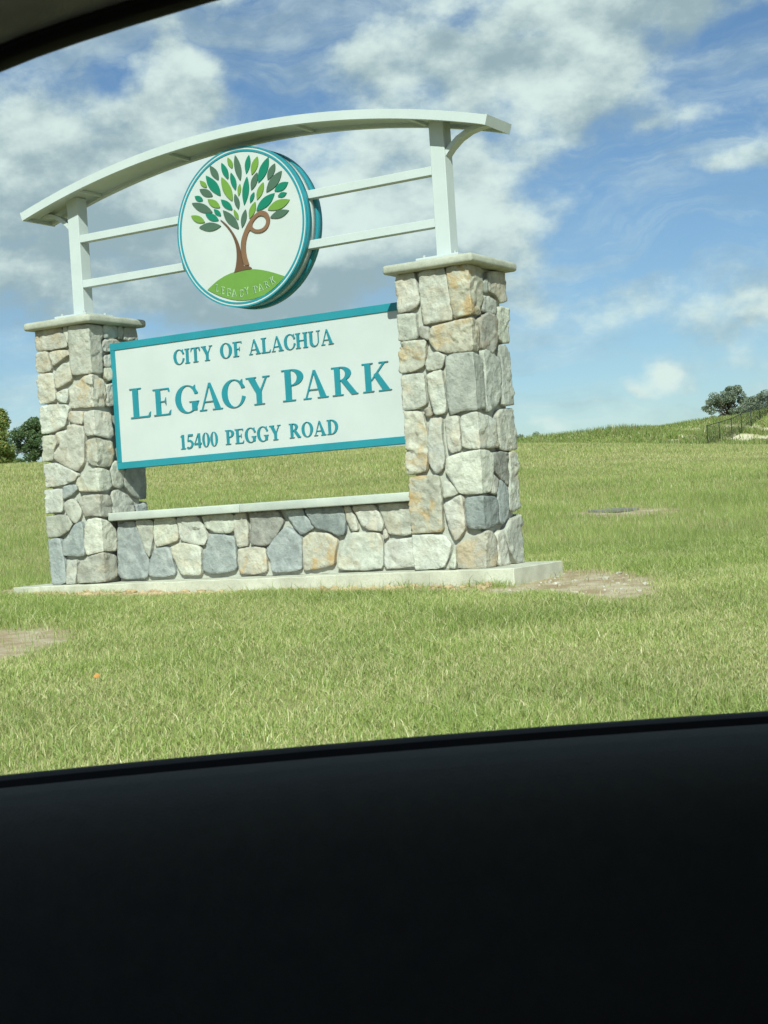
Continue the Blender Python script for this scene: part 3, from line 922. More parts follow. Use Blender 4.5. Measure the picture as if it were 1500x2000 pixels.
# --- white frame: posts, base plates, arch, rails, braces
YC = 0.40
AX, AZ, ARAD, AHALF = 2.800, 4.706, 10.54, 2.985
def arch_z(x):
    return AZ - ARAD + math.sqrt(ARAD ** 2 - (x - AX) ** 2)
for px_ in (0.388, 5.130):
    h_ = .08
    link('post', box_mesh('post', px_ - h_, px_ + h_, YC - h_, YC + h_, 3.04, arch_z(px_) - .045, .006, 2), M['white'], root)
    bp_ = link('base_plate', box_mesh('base_plate', px_ - .235, px_ + .235, YC - .235, YC + .235, PH + .086, PH + .150, .006, 2), M['white'], root)
for pl in [o for o in root.children if o.name.startswith('base_plate')]:
    cxp = sum(v.co.x for v in pl.data.vertices) / len(pl.data.vertices)
    for dx in (-.17, .17):
        for dy in (-.17, .17):
            bm = bmesh.new()
            bmesh.ops.create_cone(bm, cap_ends=True, segments=6, radius1=.02, radius2=.018, depth=.03)
            bmesh.ops.translate(bm, verts=bm.verts[:], vec=(cxp + dx, YC + dy, PH + .164))
            link('bolt', bm_mesh('bolt', bm), M['steel'], pl)
prof = [(-.26, 0), (.26, 0), (.26, -.092), (.20, -.092), (.20, -.055), (-.20, -.055), (-.20, -.092), (-.26, -.092)]
path = []
a0 = math.asin(AHALF / ARAD)
for i in range(57):
    a = -a0 + 2 * a0 * i / 56
    path.append(((AX + ARAD * math.sin(a), YC - .04, AZ - ARAD + ARAD * math.cos(a)), (0, 1, 0), (math.sin(a), 0, math.cos(a))))
beam = link('arch_beam', sweep('arch_beam', path, prof), M['white'], root)
for sgn in (-1, 1):
    a = sgn * a0
    T_ = (math.cos(a), 0, -math.sin(a)); N_ = (math.sin(a), 0, math.cos(a))
    o0 = np.array((AX + ARAD * math.sin(a), YC - .04, AZ - ARAD + ARAD * math.cos(a)))
    fr = [(o0 + np.array(T_) * d * sgn, (0, 1, 0), N_) for d in (.001, .02)]
    link('end_plate', sweep('end_plate', fr, [(-.263, .003), (.263, .003), (.263, -.095), (-.263, -.095)]), M['white'], beam)
for xx in (0.62, 1.9, 3.55, 4.9):      # soffit stiffeners inside the channel
    z_ = arch_z(xx)
    link('stiffener', box_mesh('stiffener', xx - .02, xx + .02, YC - .236, YC + .156, z_ - .085, z_ - .057), M['white'], beam)
for xa, xb in ((.47, 2.3), (3.2, 5.048)):
    for za in (3.860, 3.347):
        link('rail', box_mesh('rail', xa, xb, .322, .412, za, za + .086, .004, 1), M['white'], root)
for sgn, px_ in ((-1, .388), (1, 5.130)):
    ex = px_ + sgn * .08
    pts = [(ex, 4.02), (ex + sgn * .06, 4.085), (ex + sgn * .15, 4.155), (ex + sgn * .26, 4.205), (ex + sgn * .38, 4.228), (ex + sgn * .47, 4.232)]
    fr = []
    for i, p in enumerate(pts):
        q0, q1 = pts[max(0, i - 1)], pts[min(len(pts) - 1, i + 1)]
        tx, tz = q1[0] - q0[0], q1[1] - q0[1]
        L = math.hypot(tx, tz)
        fr.append(((p[0], YC, p[1]), (0, 1, 0), (-tz / L * sgn, 0, tx / L * sgn)))
    link('brace', sweep('brace', fr, [(-.06, .002), (.06, .002), (.06, .045), (-.06, .045)]), M['white'], root)

# --- serif lettering: glyphs as filled outlines
def g_rect(x0, y0, x1, y1):
    return lambda X, Y: np.maximum(np.maximum(x0 - X, X - x1), np.maximum(y0 - Y, Y - y1))
def g_poly(*p):                        # convex, counter-clockwise
    def f(X, Y):
        d = np.full_like(X, -9.0)
        for i in range(len(p)):
            (ax, ay), (bx, by) = p[i], p[(i + 1) % len(p)]
            L = math.hypot(bx - ax, by - ay)
            d = np.maximum(d, ((X - ax) * (by - ay) - (Y - ay) * (bx - ax)) / L)
        return d
    return f
def g_ell(cx, cy, a, b):
    return lambda X, Y: (np.sqrt(((X - cx) / a) ** 2 + ((Y - cy) / b) ** 2) - 1) * min(a, b)
def g_sub(f, g): return lambda X, Y: np.maximum(f(X, Y), -g(X, Y))
def g_and(f, g): return lambda X, Y: np.maximum(f(X, Y), g(X, Y))
def g_or(*fs):
    def f(X, Y):
        d = fs[0](X, Y)
        for q in fs[1:]:
            d = np.minimum(d, q(X, Y))
        return d
    return f
SH, ST_, HL = .052, .185, .06           # serif height, stem, hairline
def stem(x, y0=0, y1=1): return g_rect(x, y0, x + ST_, y1)
def serif(x0, x1, top): return g_rect(x0, 1 - SH, x1, 1) if top else g_rect(x0, 0, x1, SH)
def bowl(cx, cy, a, b, thick, thin):
    return g_sub(g_ell(cx, cy, a, b), g_ell(cx, cy, a - thick, b - thin))
G = {}
G['I'] = (g_or(stem(.09), serif(0, .365, 0), serif(0, .365, 1)), .365)
G['L'] = (g_or(stem(.09), serif(0, .38, 1), g_rect(0, 0, .62, SH + .01), g_poly((.48, .03), (.62, .0), (.665, .30), (.635, .30), (.58, .14))), .665)
G['T'] = (g_or(stem(.245), serif(.15, .525, 0), g_rect(.03, .94, .645, 1), g_poly((.0, .72), (.03, .72), (.14, .94), (.03, 1.0)), g_poly((.645, .72), (.675, .72), (.645, 1.0), (.535, .94))), .675)
G['E'] = (g_or(stem(.09), g_rect(0, 0, .60, SH + .008), g_rect(0, 1 - SH - .008, .585, 1), g_rect(.2, .485, .44, .54),
              g_poly((.46, .03), (.60, 0), (.645, .29), (.615, .29), (.555, .13)), g_poly((.585, 1), (.45, .97), (.545, .88), (.59, .73), (.615, .73)), g_poly((.40, .512), (.445, .36), (.465, .36), (.465, .665), (.445, .665))), .645)
G['F'] = (g_or(stem(.09), serif(0, .40, 0), g_rect(0, 1 - SH - .008, .585, 1), g_rect(.2, .475, .43, .53),
              g_poly((.585, 1), (.45, .97), (.545, .88), (.59, .71), (.615, .71)), g_poly((.39, .5), (.435, .35), (.455, .35), (.455, .655), (.435, .655))), .615)
G['H'] = (g_or(stem(.08), stem(.565), g_rect(.2, .475, .62, .535), serif(0, .345, 0), serif(0, .345, 1), serif(.485, .83, 0), serif(.485, .83, 1)), .83)
G['U'] = (g_or(stem(.08, .30, 1), g_rect(.62, .30, .685, 1), serif(0, .345, 1), serif(.52, .79, 1),
              g_and(g_sub(g_ell(.3825, .32, .3025, .34), g_ell(.4425, .34, .1775, .27)), g_rect(0, -.05, 1, .32))), .79)
G['P'] = (g_or(stem(.09), serif(0, .39, 0), serif(0, .32, 1), g_and(g_sub(g_ell(.30, .735, .335, .265), g_ell(.275, .735, .165, .212)), g_rect(.26, 0, 1, 1)), g_rect(.2, .948, .32, 1), g_rect(.2, .47, .32, .522)), .635)
G['R'] = (g_or(stem(.09), serif(0, .36, 0), serif(0, .32, 1), g_and(g_sub(g_ell(.30, .75, .325, .25), g_ell(.275, .75, .155, .197)), g_rect(.26, 0, 1, 1)), g_rect(.2, .948, .32, 1), g_rect(.2, .50, .32, .552),
              g_poly((.27, .53), (.60, .0), (.80, .0), (.46, .545)), g_rect(.585, 0, .81, SH)), .81)
G['K'] = (g_or(stem(.08), serif(0, .345, 0), serif(0, .345, 1), serif(.50, .80, 1), serif(.46, .86, 0), g_poly((.24, .40), (.30, .38), (.72, .98), (.635, .98)), g_poly((.33, .58), (.60, .02), (.815, .02), (.455, .68))), .86)
G['A'] = (g_or(g_poly((.065, .02), (.13, .02), (.43, 1.0), (.36, 1.0)), g_poly((.345, 1.0), (.555, .02), (.765, .02), (.435, 1.0)), g_rect(.18, .29, .58, .345), serif(0, .275, 0), serif(.46, .83, 0)), .83)
G['Y'] = (g_or(stem(.325, 0, .47), g_poly((.065, .98), (.325, .42), (.51, .45), (.285, .98)), g_poly((.425, .45), (.50, .42), (.73, .98), (.655, .98)), serif(0, .36, 1), serif(.55, .80, 1), serif(.235, .60, 0)), .80)
G['O'] = (g_sub(g_ell(.39, .5, .39, .52), g_ell(.39, .5, .20, .465)), .78)
G['0'] = (g_sub(g_ell(.27, .5, .27, .51), g_ell(.27, .5, .105, .455)), .54)
cgap = g_rect(.50, .335, 1.2, .665)
G['C'] = (g_or(g_sub(g_sub(g_ell(.40, .5, .40, .52), g_ell(.43, .5, .235, .462)), g_poly((.45, .5), (1.2, .18), (1.2, .70), (.60, .66))), g_poly((.675, .66), (.705, .66), (.705, 1.0), (.68, 1.0), (.60, .90)), ), .74)
G['G'] = (g_or(g_sub(g_sub(g_ell(.40, .5, .40, .52), g_ell(.43, .5, .235, .462)), g_rect(.50, .36, 1.2, .665)), g_rect(.545, .06, .725, .40), g_rect(.46, .365, .80, .415), g_poly((.665, .66), (.695, .66), (.695, 1.0), (.67, 1.0), (.59, .90))), .80)
G['D'] = (g_or(stem(.09), serif(0, .34, 0), serif(0, .34, 1), g_and(g_sub(g_ell(.30, .5, .45, .5), g_ell(.27, .5, .285, .448)), g_rect(.26, 0, 1, 1)), g_rect(.2, .948, .33, 1), g_rect(.2, 0, .33, .052)), .75)
G['1'] = (g_or(stem(.13), serif(.03, .42, 0), g_poly((.0, .80), (.16, .86), (.30, .86), (.30, 1.0), (.24, 1.0), (.0, .86))), .44)
G['4'] = (g_or(g_rect(.30, 0, .47, 1.0), g_rect(.0, .22, .55, .345), g_poly((.0, .26), (.09, .26), (.36, .99), (.36, 1.0), (.30, 1.0))), .56)
G['5'] = (g_or(g_rect(.12, .85, .48, 1.0), g_poly((.06, .50), (.13, .50), (.19, 1.0), (.13, 1.0)), g_and(g_sub(g_ell(.16, .30, .34, .32), g_ell(.10, .30, .245, .245)), g_rect(.06, -.1, 1, 1)), g_ell(.08, .07, .085, .07), g_rect(.06, .50, .2, .60)), .50)
def contours(fn, wd, step=.0125):
    x = np.arange(-.06, wd + .09, step); y = np.arange(-.08, 1.1, step)
    X, Y = np.meshgrid(x, y, indexing='ij')
    F = fn(X, Y) + 1e-7
    segs = {}
    def ip(i, j, k, l):
        a, b = F[i, j], F[k, l]
        q = a / (a - b)
        return (x[i] + (x[k] - x[i]) * q, y[j] + (y[l] - y[j]) * q)
    nx, ny = F.shape
    ins = F < 0
    cells = np.argwhere((ins[:-1, :-1].astype(int) + ins[1:, :-1] + ins[1:, 1:] + ins[:-1, 1:]) % 4 != 0)
    for i, j in cells:
        cs = [(i, j), (i + 1, j), (i + 1, j + 1), (i, j + 1)]
        cr = []
        for e in range(4):
            p, q = cs[e], cs[(e + 1) % 4]
            if ins[p] != ins[q]:
                key = (min(p, q), max(p, q))
                cr.append((bool(ins[p]), key, ip(*p, *q)))
        outs = [c for c in cr if c[0]]; inn = [c for c in cr if not c[0]]
        for a, b in zip(outs, inn):
            segs[a[1]] = (b[1], a[2])
    loops = []
    while segs:
        k0 = next(iter(segs)); k = k0; lp = []
        while k in segs:
            nk, p = segs.pop(k)
            lp.append(p); k = nk
        if len(lp) > 6:
            loops.append(lp)
    return loops
def rdp(p, eps):
    p = np.array(p)
    if len(p) < 3:
        return p.tolist()
    a, b = p[0], p[-1]
    ab = b - a; L = np.hypot(*ab)
    d = np.abs(ab[0] * (p[:, 1] - a[1]) - ab[1] * (p[:, 0] - a[0])) / L if L > 1e-9 else np.hypot(*(p - a).T)
    i = int(d.argmax())
    if d[i] > eps:
        return rdp(p[:i + 1], eps)[:-1] + rdp(p[i:], eps)
    return [p[0].tolist(), p[-1].tolist()]
LOOPS = {}
def glyph_loops(ch):
    if ch not in LOOPS:
        ls = []
        fn_, w_ = G[ch]
        for lp in contours(lambda X, Y: fn_(X, Y) + .008, w_):
            h_ = len(lp) // 2
            ls.append(rdp(lp[:h_ + 1], .0022)[:-1] + rdp(lp[h_:] + lp[:1], .0022)[:-1])
        LOOPS[ch] = ls
    return LOOPS[ch]
def fill_mesh(name, loops, depth, bevel=0.0):
    cu = bpy.data.curves.new(name, 'CURVE')
    cu.dimensions = '2D'; cu.fill_mode = 'BOTH'; cu.extrude = depth / 2; cu.bevel_depth = bevel
    for lp in loops:
        sp = cu.splines.new('POLY')
        sp.points.add(len(lp) - 1)
        for q, p in zip(sp.points, lp):
            q.co = (p[0], p[1], 0, 1)
        sp.use_cyclic_u = True
    ob = bpy.data.objects.new(name, cu)
    COL.objects.link(ob)
    me = bpy.data.meshes.new_from_object(ob.evaluated_get(bpy.context.evaluated_depsgraph_get()))
    bpy.data.objects.remove(ob); bpy.data.curves.remove(cu)
    me.name = name
    me.materials.clear()
    return me
def upright(me, y, depth):             # curve plane XY -> sign plane XZ, front face at y
    for v in me.vertices:
        a, b, c = v.co
        v.co = (a, y + depth / 2 - c, b)
    me.flip_normals() if False else None
    bm = bmesh.new(); bm.from_mesh(me)
    bmesh.ops.recalc_face_normals(bm, faces=bm.faces[:])
    bm.to_mesh(me); bm.free()
    return me
def flat(name, loops, y, depth, mat, parent):
    return link(name, upright(fill_mesh(name, loops, depth), y, depth), mat, parent)

# --- sign board
YB = 0.329
board = link('sign_board', box_mesh('sign_board', PW + .066, PS - .062, YB + .012, .47, 1.334, 2.592), M['panel'], root)
board['label'] = 'white board with raised teal lettering and teal border'
def bar(x0, x1, z0, z1):
    link('border', box_mesh('border', x0, x1, YB, .473, z0, z1, .003, 1), M['teal'], board)
bar(PW + .002, PS - .002, 2.592, 2.672); bar(PW + .002, PS - .002, 1.258, 1.334)
bar(PW + .002, PW + .066, 1.3345, 2.5915); bar(PS - .062, PS - .002, 1.3345, 2.5915)
def put_letter(ch, x0, x1, z0, ht):
    k = (x1 - x0) / G[ch][1]
    loops = [[(x0 + p[0] * k, z0 + p[1] * ht) for p in lp] for lp in glyph_loops(ch)]
    flat('letter', loops, YB + .012 - .012, .0115, M['letter'], board)
def put_word(word, x0, x1, z0, ht, gap=.08):
    wd = sum(G[c][1] for c in word) + gap * (len(word) - 1)
    k = (x1 - x0) / wd
    x = x0
    for c in word:
        put_letter(c, x, x + G[c][1] * k, z0, ht)
        x += (G[c][1] + gap) * k
put_word('CITY', 1.696, 2.232, 2.343, .160, .06); put_word('OF', 2.333, 2.627, 2.343, .160, .06); put_word('ALACHUA', 2.712, 3.785, 2.343, .160, .03)
for ch, a, b, ht in (('L', 1.039, 1.345, .338), ('E', 1.372, 1.629, .300), ('G', 1.682, 2.013, .298), ('A', 2.008, 2.327, .300), ('C', 2.317, 2.618, .298), ('Y', 2.643, 2.959, .300),
                     ('P', 3.106, 3.385, .335), ('A', 3.366, 3.683, .298), ('R', 3.726, 4.043, .298), ('K', 4.096, 4.442, .298)):
    put_letter(ch, a, b, 1.806, ht)
put_word('15400', 1.713, 2.228, 1.416, .156, .05); put_word('PEGGY', 2.33, 3.058, 1.419, .156, .05); put_word('ROAD', 3.161, 3.770, 1.422, .152, .05)

# --- round emblem
EX, EZ, ER = 2.780, 3.680, 0.842
def disc_mesh(name, r0, r1, y0, y1, seg=96):     # r0 = 0 gives a solid drum, else a ring
    v, f = [], []
    for i in range(seg):
        a = 2 * math.pi * i / seg
        c, s_ = math.cos(a), math.sin(a)
        v += [(EX + r1 * c, y0, EZ + r1 * s_), (EX + r1 * c, y1, EZ + r1 * s_)]
        if r0:
            v += [(EX + r0 * c, y0, EZ + r0 * s_), (EX + r0 * c, y1, EZ + r0 * s_)]
    n = 4 if r0 else 2
    for i in range(seg):
        a, b = i * n, ((i + 1) % seg) * n
        f.append((a, b, b + 1, a + 1))
        if r0:
            f += [(a + 2, a + 3, b + 3, b + 2), (a, a + 2, b + 2, b), (a + 1, b + 1, b + 3, a + 3)]
    if not r0:
        f.append(tuple(i * n for i in range(seg))); f.append(tuple(i * n + 1 for i in range(seg))[::-1])
    me = mesh(name, v, f)
    bm = bmesh.new(); bm.from_mesh(me)
    me2 = bm_mesh(name, bm)
    for p in me2.polygons:
        p.use_smooth = len(p.vertices) == 4 and abs(p.normal.y) < .5
    return me2
YE = 0.235
emb = link('emblem', disc_mesh('emblem', 0, ER, YE + .008, .318), M['teal'], root)
emb['label'] = 'thick white disc with a leafy green tree emblem and teal rim'
link('face', disc_mesh('face', 0, ER - .054, YE + .002, YE + .0075), M['panel'], emb)
link('rim', disc_mesh('rim', ER - .016, ER, YE - .006, YE + .0075), M['teal'], emb)
link('rim', disc_mesh('rim', ER - .033, ER - .0165, YE - .002, YE + .0075), M['panel'], emb)
link('rim', disc_mesh('rim', ER - .054, ER - .0335, YE - .006, YE + .0075), M['teal'], emb)
link('spacer', disc_mesh('spacer', 0, ER - .014, .3185, .4215), M['white'], emb)
link('back_drum', disc_mesh('back_drum', 0, ER, .422, .52), M['teal'], emb)
def e5(x, y):
    P = hit(330 + x / 4.545, 260 + y / 4.545, 1, YE)
    return (P[0], P[2])
LEAVES = [('L',525,218,565,312,38),('D',590,198,637,420,55),('T',712,195,690,360,45),('L',788,208,738,370,55),('T',885,215,797,440,70),('D',942,270,880,415,55),
 ('D',368,290,442,415,55),('T',470,265,528,408,48),('T',332,378,460,555,75),('L',470,392,565,603,70),('T',553,352,595,505,45),('D',785,350,735,505,52),('D',1003,335,868,525,75),
 ('L',277,422,338,482,38),('D',275,500,390,560,62),('T',232,562,303,600,45),('L',347,588,455,662,58),('T',465,590,565,682,55),('D',588,540,622,675,42),('L',632,452,622,558,28),
 ('T',695,388,672,638,55),('T',757,525,725,618,32),('L',840,437,785,592,50),('T',940,533,780,690,75),('T',1060,435,940,515,65),('T',1048,530,970,562,42),('L',1075,590,880,680,80),
 ('D',1068,685,902,750,65),('D',207,622,388,705,72),('L',200,735,320,792,58),('T',328,718,443,775,58),('T',402,675,463,735,38),('D',483,685,622,850,72),('L',580,680,618,768,30),
 ('D',683,678,652,840,45),('L',768,610,718,760,50),('D',272,838,465,825,75)]
for (k, x1, y1, x2, y2, wd) in LEAVES:
    a, b = np.array((x1, y1), float), np.array((x2, y2), float)
    d = (b - a); L = np.hypot(*d); nrm = np.array((-d[1], d[0])) / L
    up_, dn_ = [], []
    for i in range(15):
        q = i / 14
        hw = wd / 2 * (math.sin(math.pi * q) ** .85)
        up_.append(e5(*(a + d * q + nrm * hw))); dn_.append(e5(*(a + d * q - nrm * hw)))
    flat('leaf', [up_ + dn_[-2:0:-1]], YE - .010, .0115, M['leaf' + k], emb)
def curve_pts(p, n=2):
    p = [np.array(q, float) for q in p]
    for _ in range(n):
        p = chaikin(p, .25)
    return [e5(*q) for q in p]
flat('trunk', [curve_pts([(460,768),(505,800),(560,865),(610,950),(636,1030),(650,1110),(664,1178),(664,1180),(715,1180),(748,1207),(680,1214),(620,1228),(583,1242),(583,1240),(600,1180),(608,1090),(600,1000),(575,920),(535,850),(459,771)])], YE - .011, .0125, M['trunkA'], emb)
flat('branch', [curve_pts([(642,1030),(645,960),(665,890),(700,810),(740,750),(790,700),(830,685),(872,700),(897,748),(899,800),(876,850),(830,882),(780,887),(740,872),(726,856),(706,890),(687,960),(682,1030),(692,1100),(712,1160),(716,1174),(670,1174),(656,1110)]),
               curve_pts([(737,826),(758,775),(800,733),(842,732),(867,760),(869,800),(846,840),(800,859),(758,850)])], YE - .013, .0145, M['trunkB'], emb)
flat('hill', [curve_pts([(345,1390),(344,1391),(430,1310),(520,1255),(620,1220),(720,1205),(820,1212),(920,1235),(1028,1270),(1028,1273),(980,1340),(900,1410),(800,1460),(690,1486),(590,1484),(480,1456),(400,1422)], 2)], YE - .006, .0075, M['hill'], emb)
SMALL = [('L',415,447,1345,1405,-.22),('E',463,500,1368,1425,-.18),('G',508,556,1383,1440,-.12),('A',558,607,1388,1450,-.05),('C',622,667,1388,1455,0.0),('Y',668,716,1372,1430,.06),
         ('P',748,792,1352,1425,.12),('A',793,842,1328,1410,.18),('R',848,894,1303,1385,.24),('K',895,947,1268,1350,.30)]
for ch, x0, x1, y0, y1, rot in SMALL:
    c = np.array(e5((x0 + x1) / 2, (y0 + y1) / 2))
    wd = abs(e5(x1, (y0 + y1) / 2)[0] - e5(x0, (y0 + y1) / 2)[0]) * .92
    ht = .075
    for nm, mat, grow, y, dp in (('letter', 'edge', 0, YE - .0085, .0025), ('letter_inlay', 'smallletter', 1, YE - .0115, .003)):
        loops = []
        fn, gw = G[ch]
        if grow:
            lps = contours(lambda X, Y: fn(X, Y) + .034, gw, .0125)
            lps = [rdp(l[:len(l) // 2 + 1], .003)[:-1] + rdp(l[len(l) // 2:] + l[:1], .003)[:-1] for l in lps]
        else:
            lps = glyph_loops(ch)
        for lp in lps:
            l2 = []
            for p in lp:
                u, v = (p[0] / gw - .5) * wd, (p[1] - .5) * ht
                l2.append((c[0] + u * math.cos(rot) - v * math.sin(rot), c[1] + u * math.sin(rot) + v * math.cos(rot)))
            loops.append(l2)
        flat(nm, loops, y, dp, M[mat], emb)

# ------------------------------------------------------------------ small things on the ground
def lump(cx, cy, cz, r, seed, flatk=.6):
    bm = bmesh.new()
    bmesh.ops.create_icosphere(bm, subdivisions=1, radius=r)
    q = Vector((seed * 1.7, seed * .9, 0))
    for v in bm.verts:
        v.co *= 1 + .45 * mnoise.noise(v.co / r * 1.4 + q)
        v.co = Vector((v.co.x + cx, v.co.y + cy, v.co.z * flatk + cz))
    return bm
def join_lumps(name, spots, mat, label, cat, kind='stuff'):
    tot = bmesh.new()
    for i, (x, y, r) in enumerate(spots):
        b = lump(x, y, ground_at(x, y) - .02 * float(soil(x, y)) + r * .2, r, i)
        me = bpy.data.meshes.new('tmp'); b.to_mesh(me); b.free()
        tot.from_mesh(me); bpy.data.meshes.remove(me)
    return tag(link(name, bm_mesh(name, tot), mat), label, cat, None, kind)
spots = []
while len(spots) < 75:
    x, y = random.uniform(5.6, 7.5), random.uniform(-1.1, 1.3)
    if soil(x, y) > .55 and not in_pad(np.array(x), np.array(y), .02):
        spots.append((x, y, random.choice((.008, .010, .012, .016, .022, .034)) * random.uniform(.7, 1.2)))
join_lumps('limestone_chips', spots, M['rock'], 'pale limestone chips scattered on the bare soil beside the pad', 'gravel')
spots = [(random.uniform(-.3, 5.8), random.triangular(-.42, -.17, -.17), random.uniform(.015, .05) * (.6 + .5 * math.sin(i * .13) ** 2)) for i in range(420)]
spots += [(random.gauss(1.66, .09), random.uniform(-.26, -.155), random.uniform(.02, .045)) for i in range(40)]
join_lumps('soil_clods', spots, M['mulch'], 'reddish soil clods along the front of the pad', 'soil')
# fallen leaf on the lawn
P = on_ground(190, 1337)
lv = [(-.045, 0, .0), (-.02, .022, .012), (.015, .026, .01), (.05, 0, .02), (.015, -.024, .014), (-.02, -.02, .008), (0, 0, .004)]
lf = tag(link('fallen_leaf', mesh('fallen_leaf', [(P[0] + a * .6, P[1] + b * .6, P[2] + .04 + c + b * .5 - a * .2) for a, b, c in lv], [(6, 0, 1), (6, 1, 2), (6, 2, 3), (6, 3, 4), (6, 4, 5), (6, 5, 0)]), M['oleaf']),
         'single orange dried leaf lying on the lawn', 'leaf')
so_ = lf.modifiers.new('thickness', 'SOLIDIFY'); so_.thickness = .002
# flat lid in the grass behind
cx, cy, a_, b_, r_ = DARKSOIL
cx, cy = on_ground(1198, 997)[:2]
zl = ground_at(cx, cy)
lid = empty('utility_lid', (cx, cy, zl)); tag(lid, 'flat grey utility lid set in the grass of the slope', 'utility lid')
m_ = box_mesh('cover', -.34, .34, -.30, .30, -.04, .035, .02, 2)
for v in m_.vertices:
    v.co = Vector((cx + v.co.x * math.cos(r_) - v.co.y * math.sin(r_), cy + v.co.x * math.sin(r_) + v.co.y * math.cos(r_), zl + v.co.z))
link('cover', m_, M['lid'], lid)

# ------------------------------------------------------------------ trees
def tube(bm, pts, rad, seg=7):
    rows = []
    for i, p in enumerate(pts):
        q0, q1 = Vector(pts[max(0, i - 1)]), Vector(pts[min(len(pts) - 1, i + 1)])
        d = (q1 - q0).normalized()
        a = d.orthogonal().normalized(); b = d.cross(a)
        rows.append([bm.verts.new(Vector(p) + (a * math.cos(2 * math.pi * j / seg) + b * math.sin(2 * math.pi * j / seg)) * rad[i]) for j in range(seg)])
    for i in range(len(rows) - 1):
        for j in range(seg):
            bm.faces.new((rows[i][j], rows[i][(j + 1) % seg], rows[i + 1][(j + 1) % seg], rows[i + 1][j]))
    bm.faces.new(rows[0]); bm.faces.new(rows[-1])
def make_tree(name, label, px, base_py, top_py, wpx, s, mat, seed, clumps=26, leaves=260, open_=0.5, group=None, sink=0.3, cat='tree', dry=0.1, low=.10):
    """a tree standing s metres off whose top reaches the pixel row top_py"""
    r = random.Random(seed); g = np.random.default_rng(seed)
    d = ray(px, top_py); P = CAM + d * (s / (d[0] * DH[0] + d[1] * DH[1]))
    x, y, ztop = P
    zb = ground_at(x, y)
    db = ray(px, base_py); zsee = CAM[2] + db[2] * (s / (db[0] * DH[0] + db[1] * DH[1]))
    base = min(zb, zsee) - .02 if zsee < zb else zb
    H = ztop - zb
    Wd = wpx / FPX * s
    o = tag(empty(name, (x, y, zb)), label, cat, group)
    bm = bmesh.new()
    fork = H * .28
    tube(bm, [(x, y, zb - .3), (x + .05, y, zb + fork * .5), (x, y + .05, zb + fork)], [H * .035, H * .028, H * .024])
    V, T, tint = [], [], []
    cl = []
    for i in range(clumps):
        a = r.uniform(0, 2 * math.pi); q = math.sqrt(r.uniform(0.02, 1)) * Wd / 2 * .86
        lvl = r.uniform(.14, 1)
        q *= (math.sin(math.pi * min(1, .12 + lvl * .86)) ** .55)
        c = Vector((x + q * math.cos(a), y + q * math.sin(a), zb + H * (low + (.92 - low) * lvl)))
        rad = H * r.uniform(.085, .15) * (1.15 - open_ * .5)
        cl.append((c, rad))
        if i % 2 == 0:
            m_ = Vector((x, y, zb + fork)).lerp(c, .5) + Vector((0, 0, H * .05))
            tube(bm, [(x, y, zb + fork * .9), tuple(m_), tuple(c)], [H * .016, H * .010, H * .004], 5)
    link('trunk', bm_mesh('trunk', bm, True), M['bark'], o)
    for c, rad in cl:
        n = leaves
        v = g.normal(0, 1, (n, 3)); v /= np.linalg.norm(v, axis=1)[:, None]
        v *= (g.uniform(.15, 1, n) ** .45)[:, None] * rad
        v[:, 2] *= .72
        p = v + np.array(c)
        sz = g.uniform(.5, 1.2, n) * H * .020
        a = g.normal(0, 1, (n, 3)); a /= np.linalg.norm(a, axis=1)[:, None]
        b = np.cross(a, g.normal(0, 1, (n, 3))); b /= np.linalg.norm(b, axis=1)[:, None]
        k = len(V)
        q = np.stack([p - a * sz[:, None], p + b * sz[:, None] * .6, p + a * sz[:, None], p - b * sz[:, None] * .6], 1)
        V.append(q.reshape(-1, 3)); tint.append(np.repeat(np.clip(g.normal(r.uniform(.25, .75), .25, n), 0, 1), 4))
    V = np.concatenate(V); nq = len(V) // 4
    k = np.arange(nq)[:, None] * 4
    T = np.stack([k + [0, 1, 2], k + [0, 2, 3]], 1).reshape(-1, 3)
    dr = np.repeat((g.uniform(0, 1, nq) < dry) * g.uniform(.3, 1, nq), 4)
    link('crown', tris_mesh('crown', V, T, {'tint': np.concatenate(tint), 'dry': dr}), M[mat], o)
    return o
make_tree('oak_tree', 'dark green rounded oak beyond the field behind the pillar', 62, 915, 814, 104, 215, 'oak', 3, 52, 330, .15, low=.02)
make_tree('deciduous_tree', 'light yellow-green tree beside the dark rounded oak', -6, 915, 795, 62, 200, 'yellow', 4, 40, 260, .4, dry=.12, low=.02)
make_tree('sapling', 'small pale green sapling in front of the dark oak', 36, 915, 888, 22, 190, 'yellow', 41, 9, 120, .6, dry=.0)
make_tree('oak_tree', 'broad open crowned oak rising behind the chain link fence', 1424, 855, 751, 128, 240, 'hazyoak', 5, 64, 240, .5, low=.04)
make_tree('oak_tree', 'lower bushy oak next to the broad open oak behind the fence', 1490, 850, 760, 74, 250, 'hazyoak', 6, 36, 230, .5, low=.02)
make_tree('oak_tree', 'low dense tree at the fence line under the open oaks', 1464, 850, 783, 84, 232, 'hazyoak', 9, 26, 220, .2, low=.0)
for i, (px, top, wpx) in enumerate(((1014, 845, 22), (1047, 843, 22), (1084, 851, 16), (700, 874, 30), (735, 872, 26), (775, 870, 34), (1000, 847, 20))):
    make_tree('distant_tree', ('small hazy dark tree on the far skyline past the weedy bank end' if px > 900 else 'small hazy dark tree on the far skyline below the white sign board'), px, 870, top, wpx * 1.6, 330, 'hazyoak', 20 + i, 12, 120, .3, 'skyline trees past the bank' if px > 900 else 'skyline trees below the board')
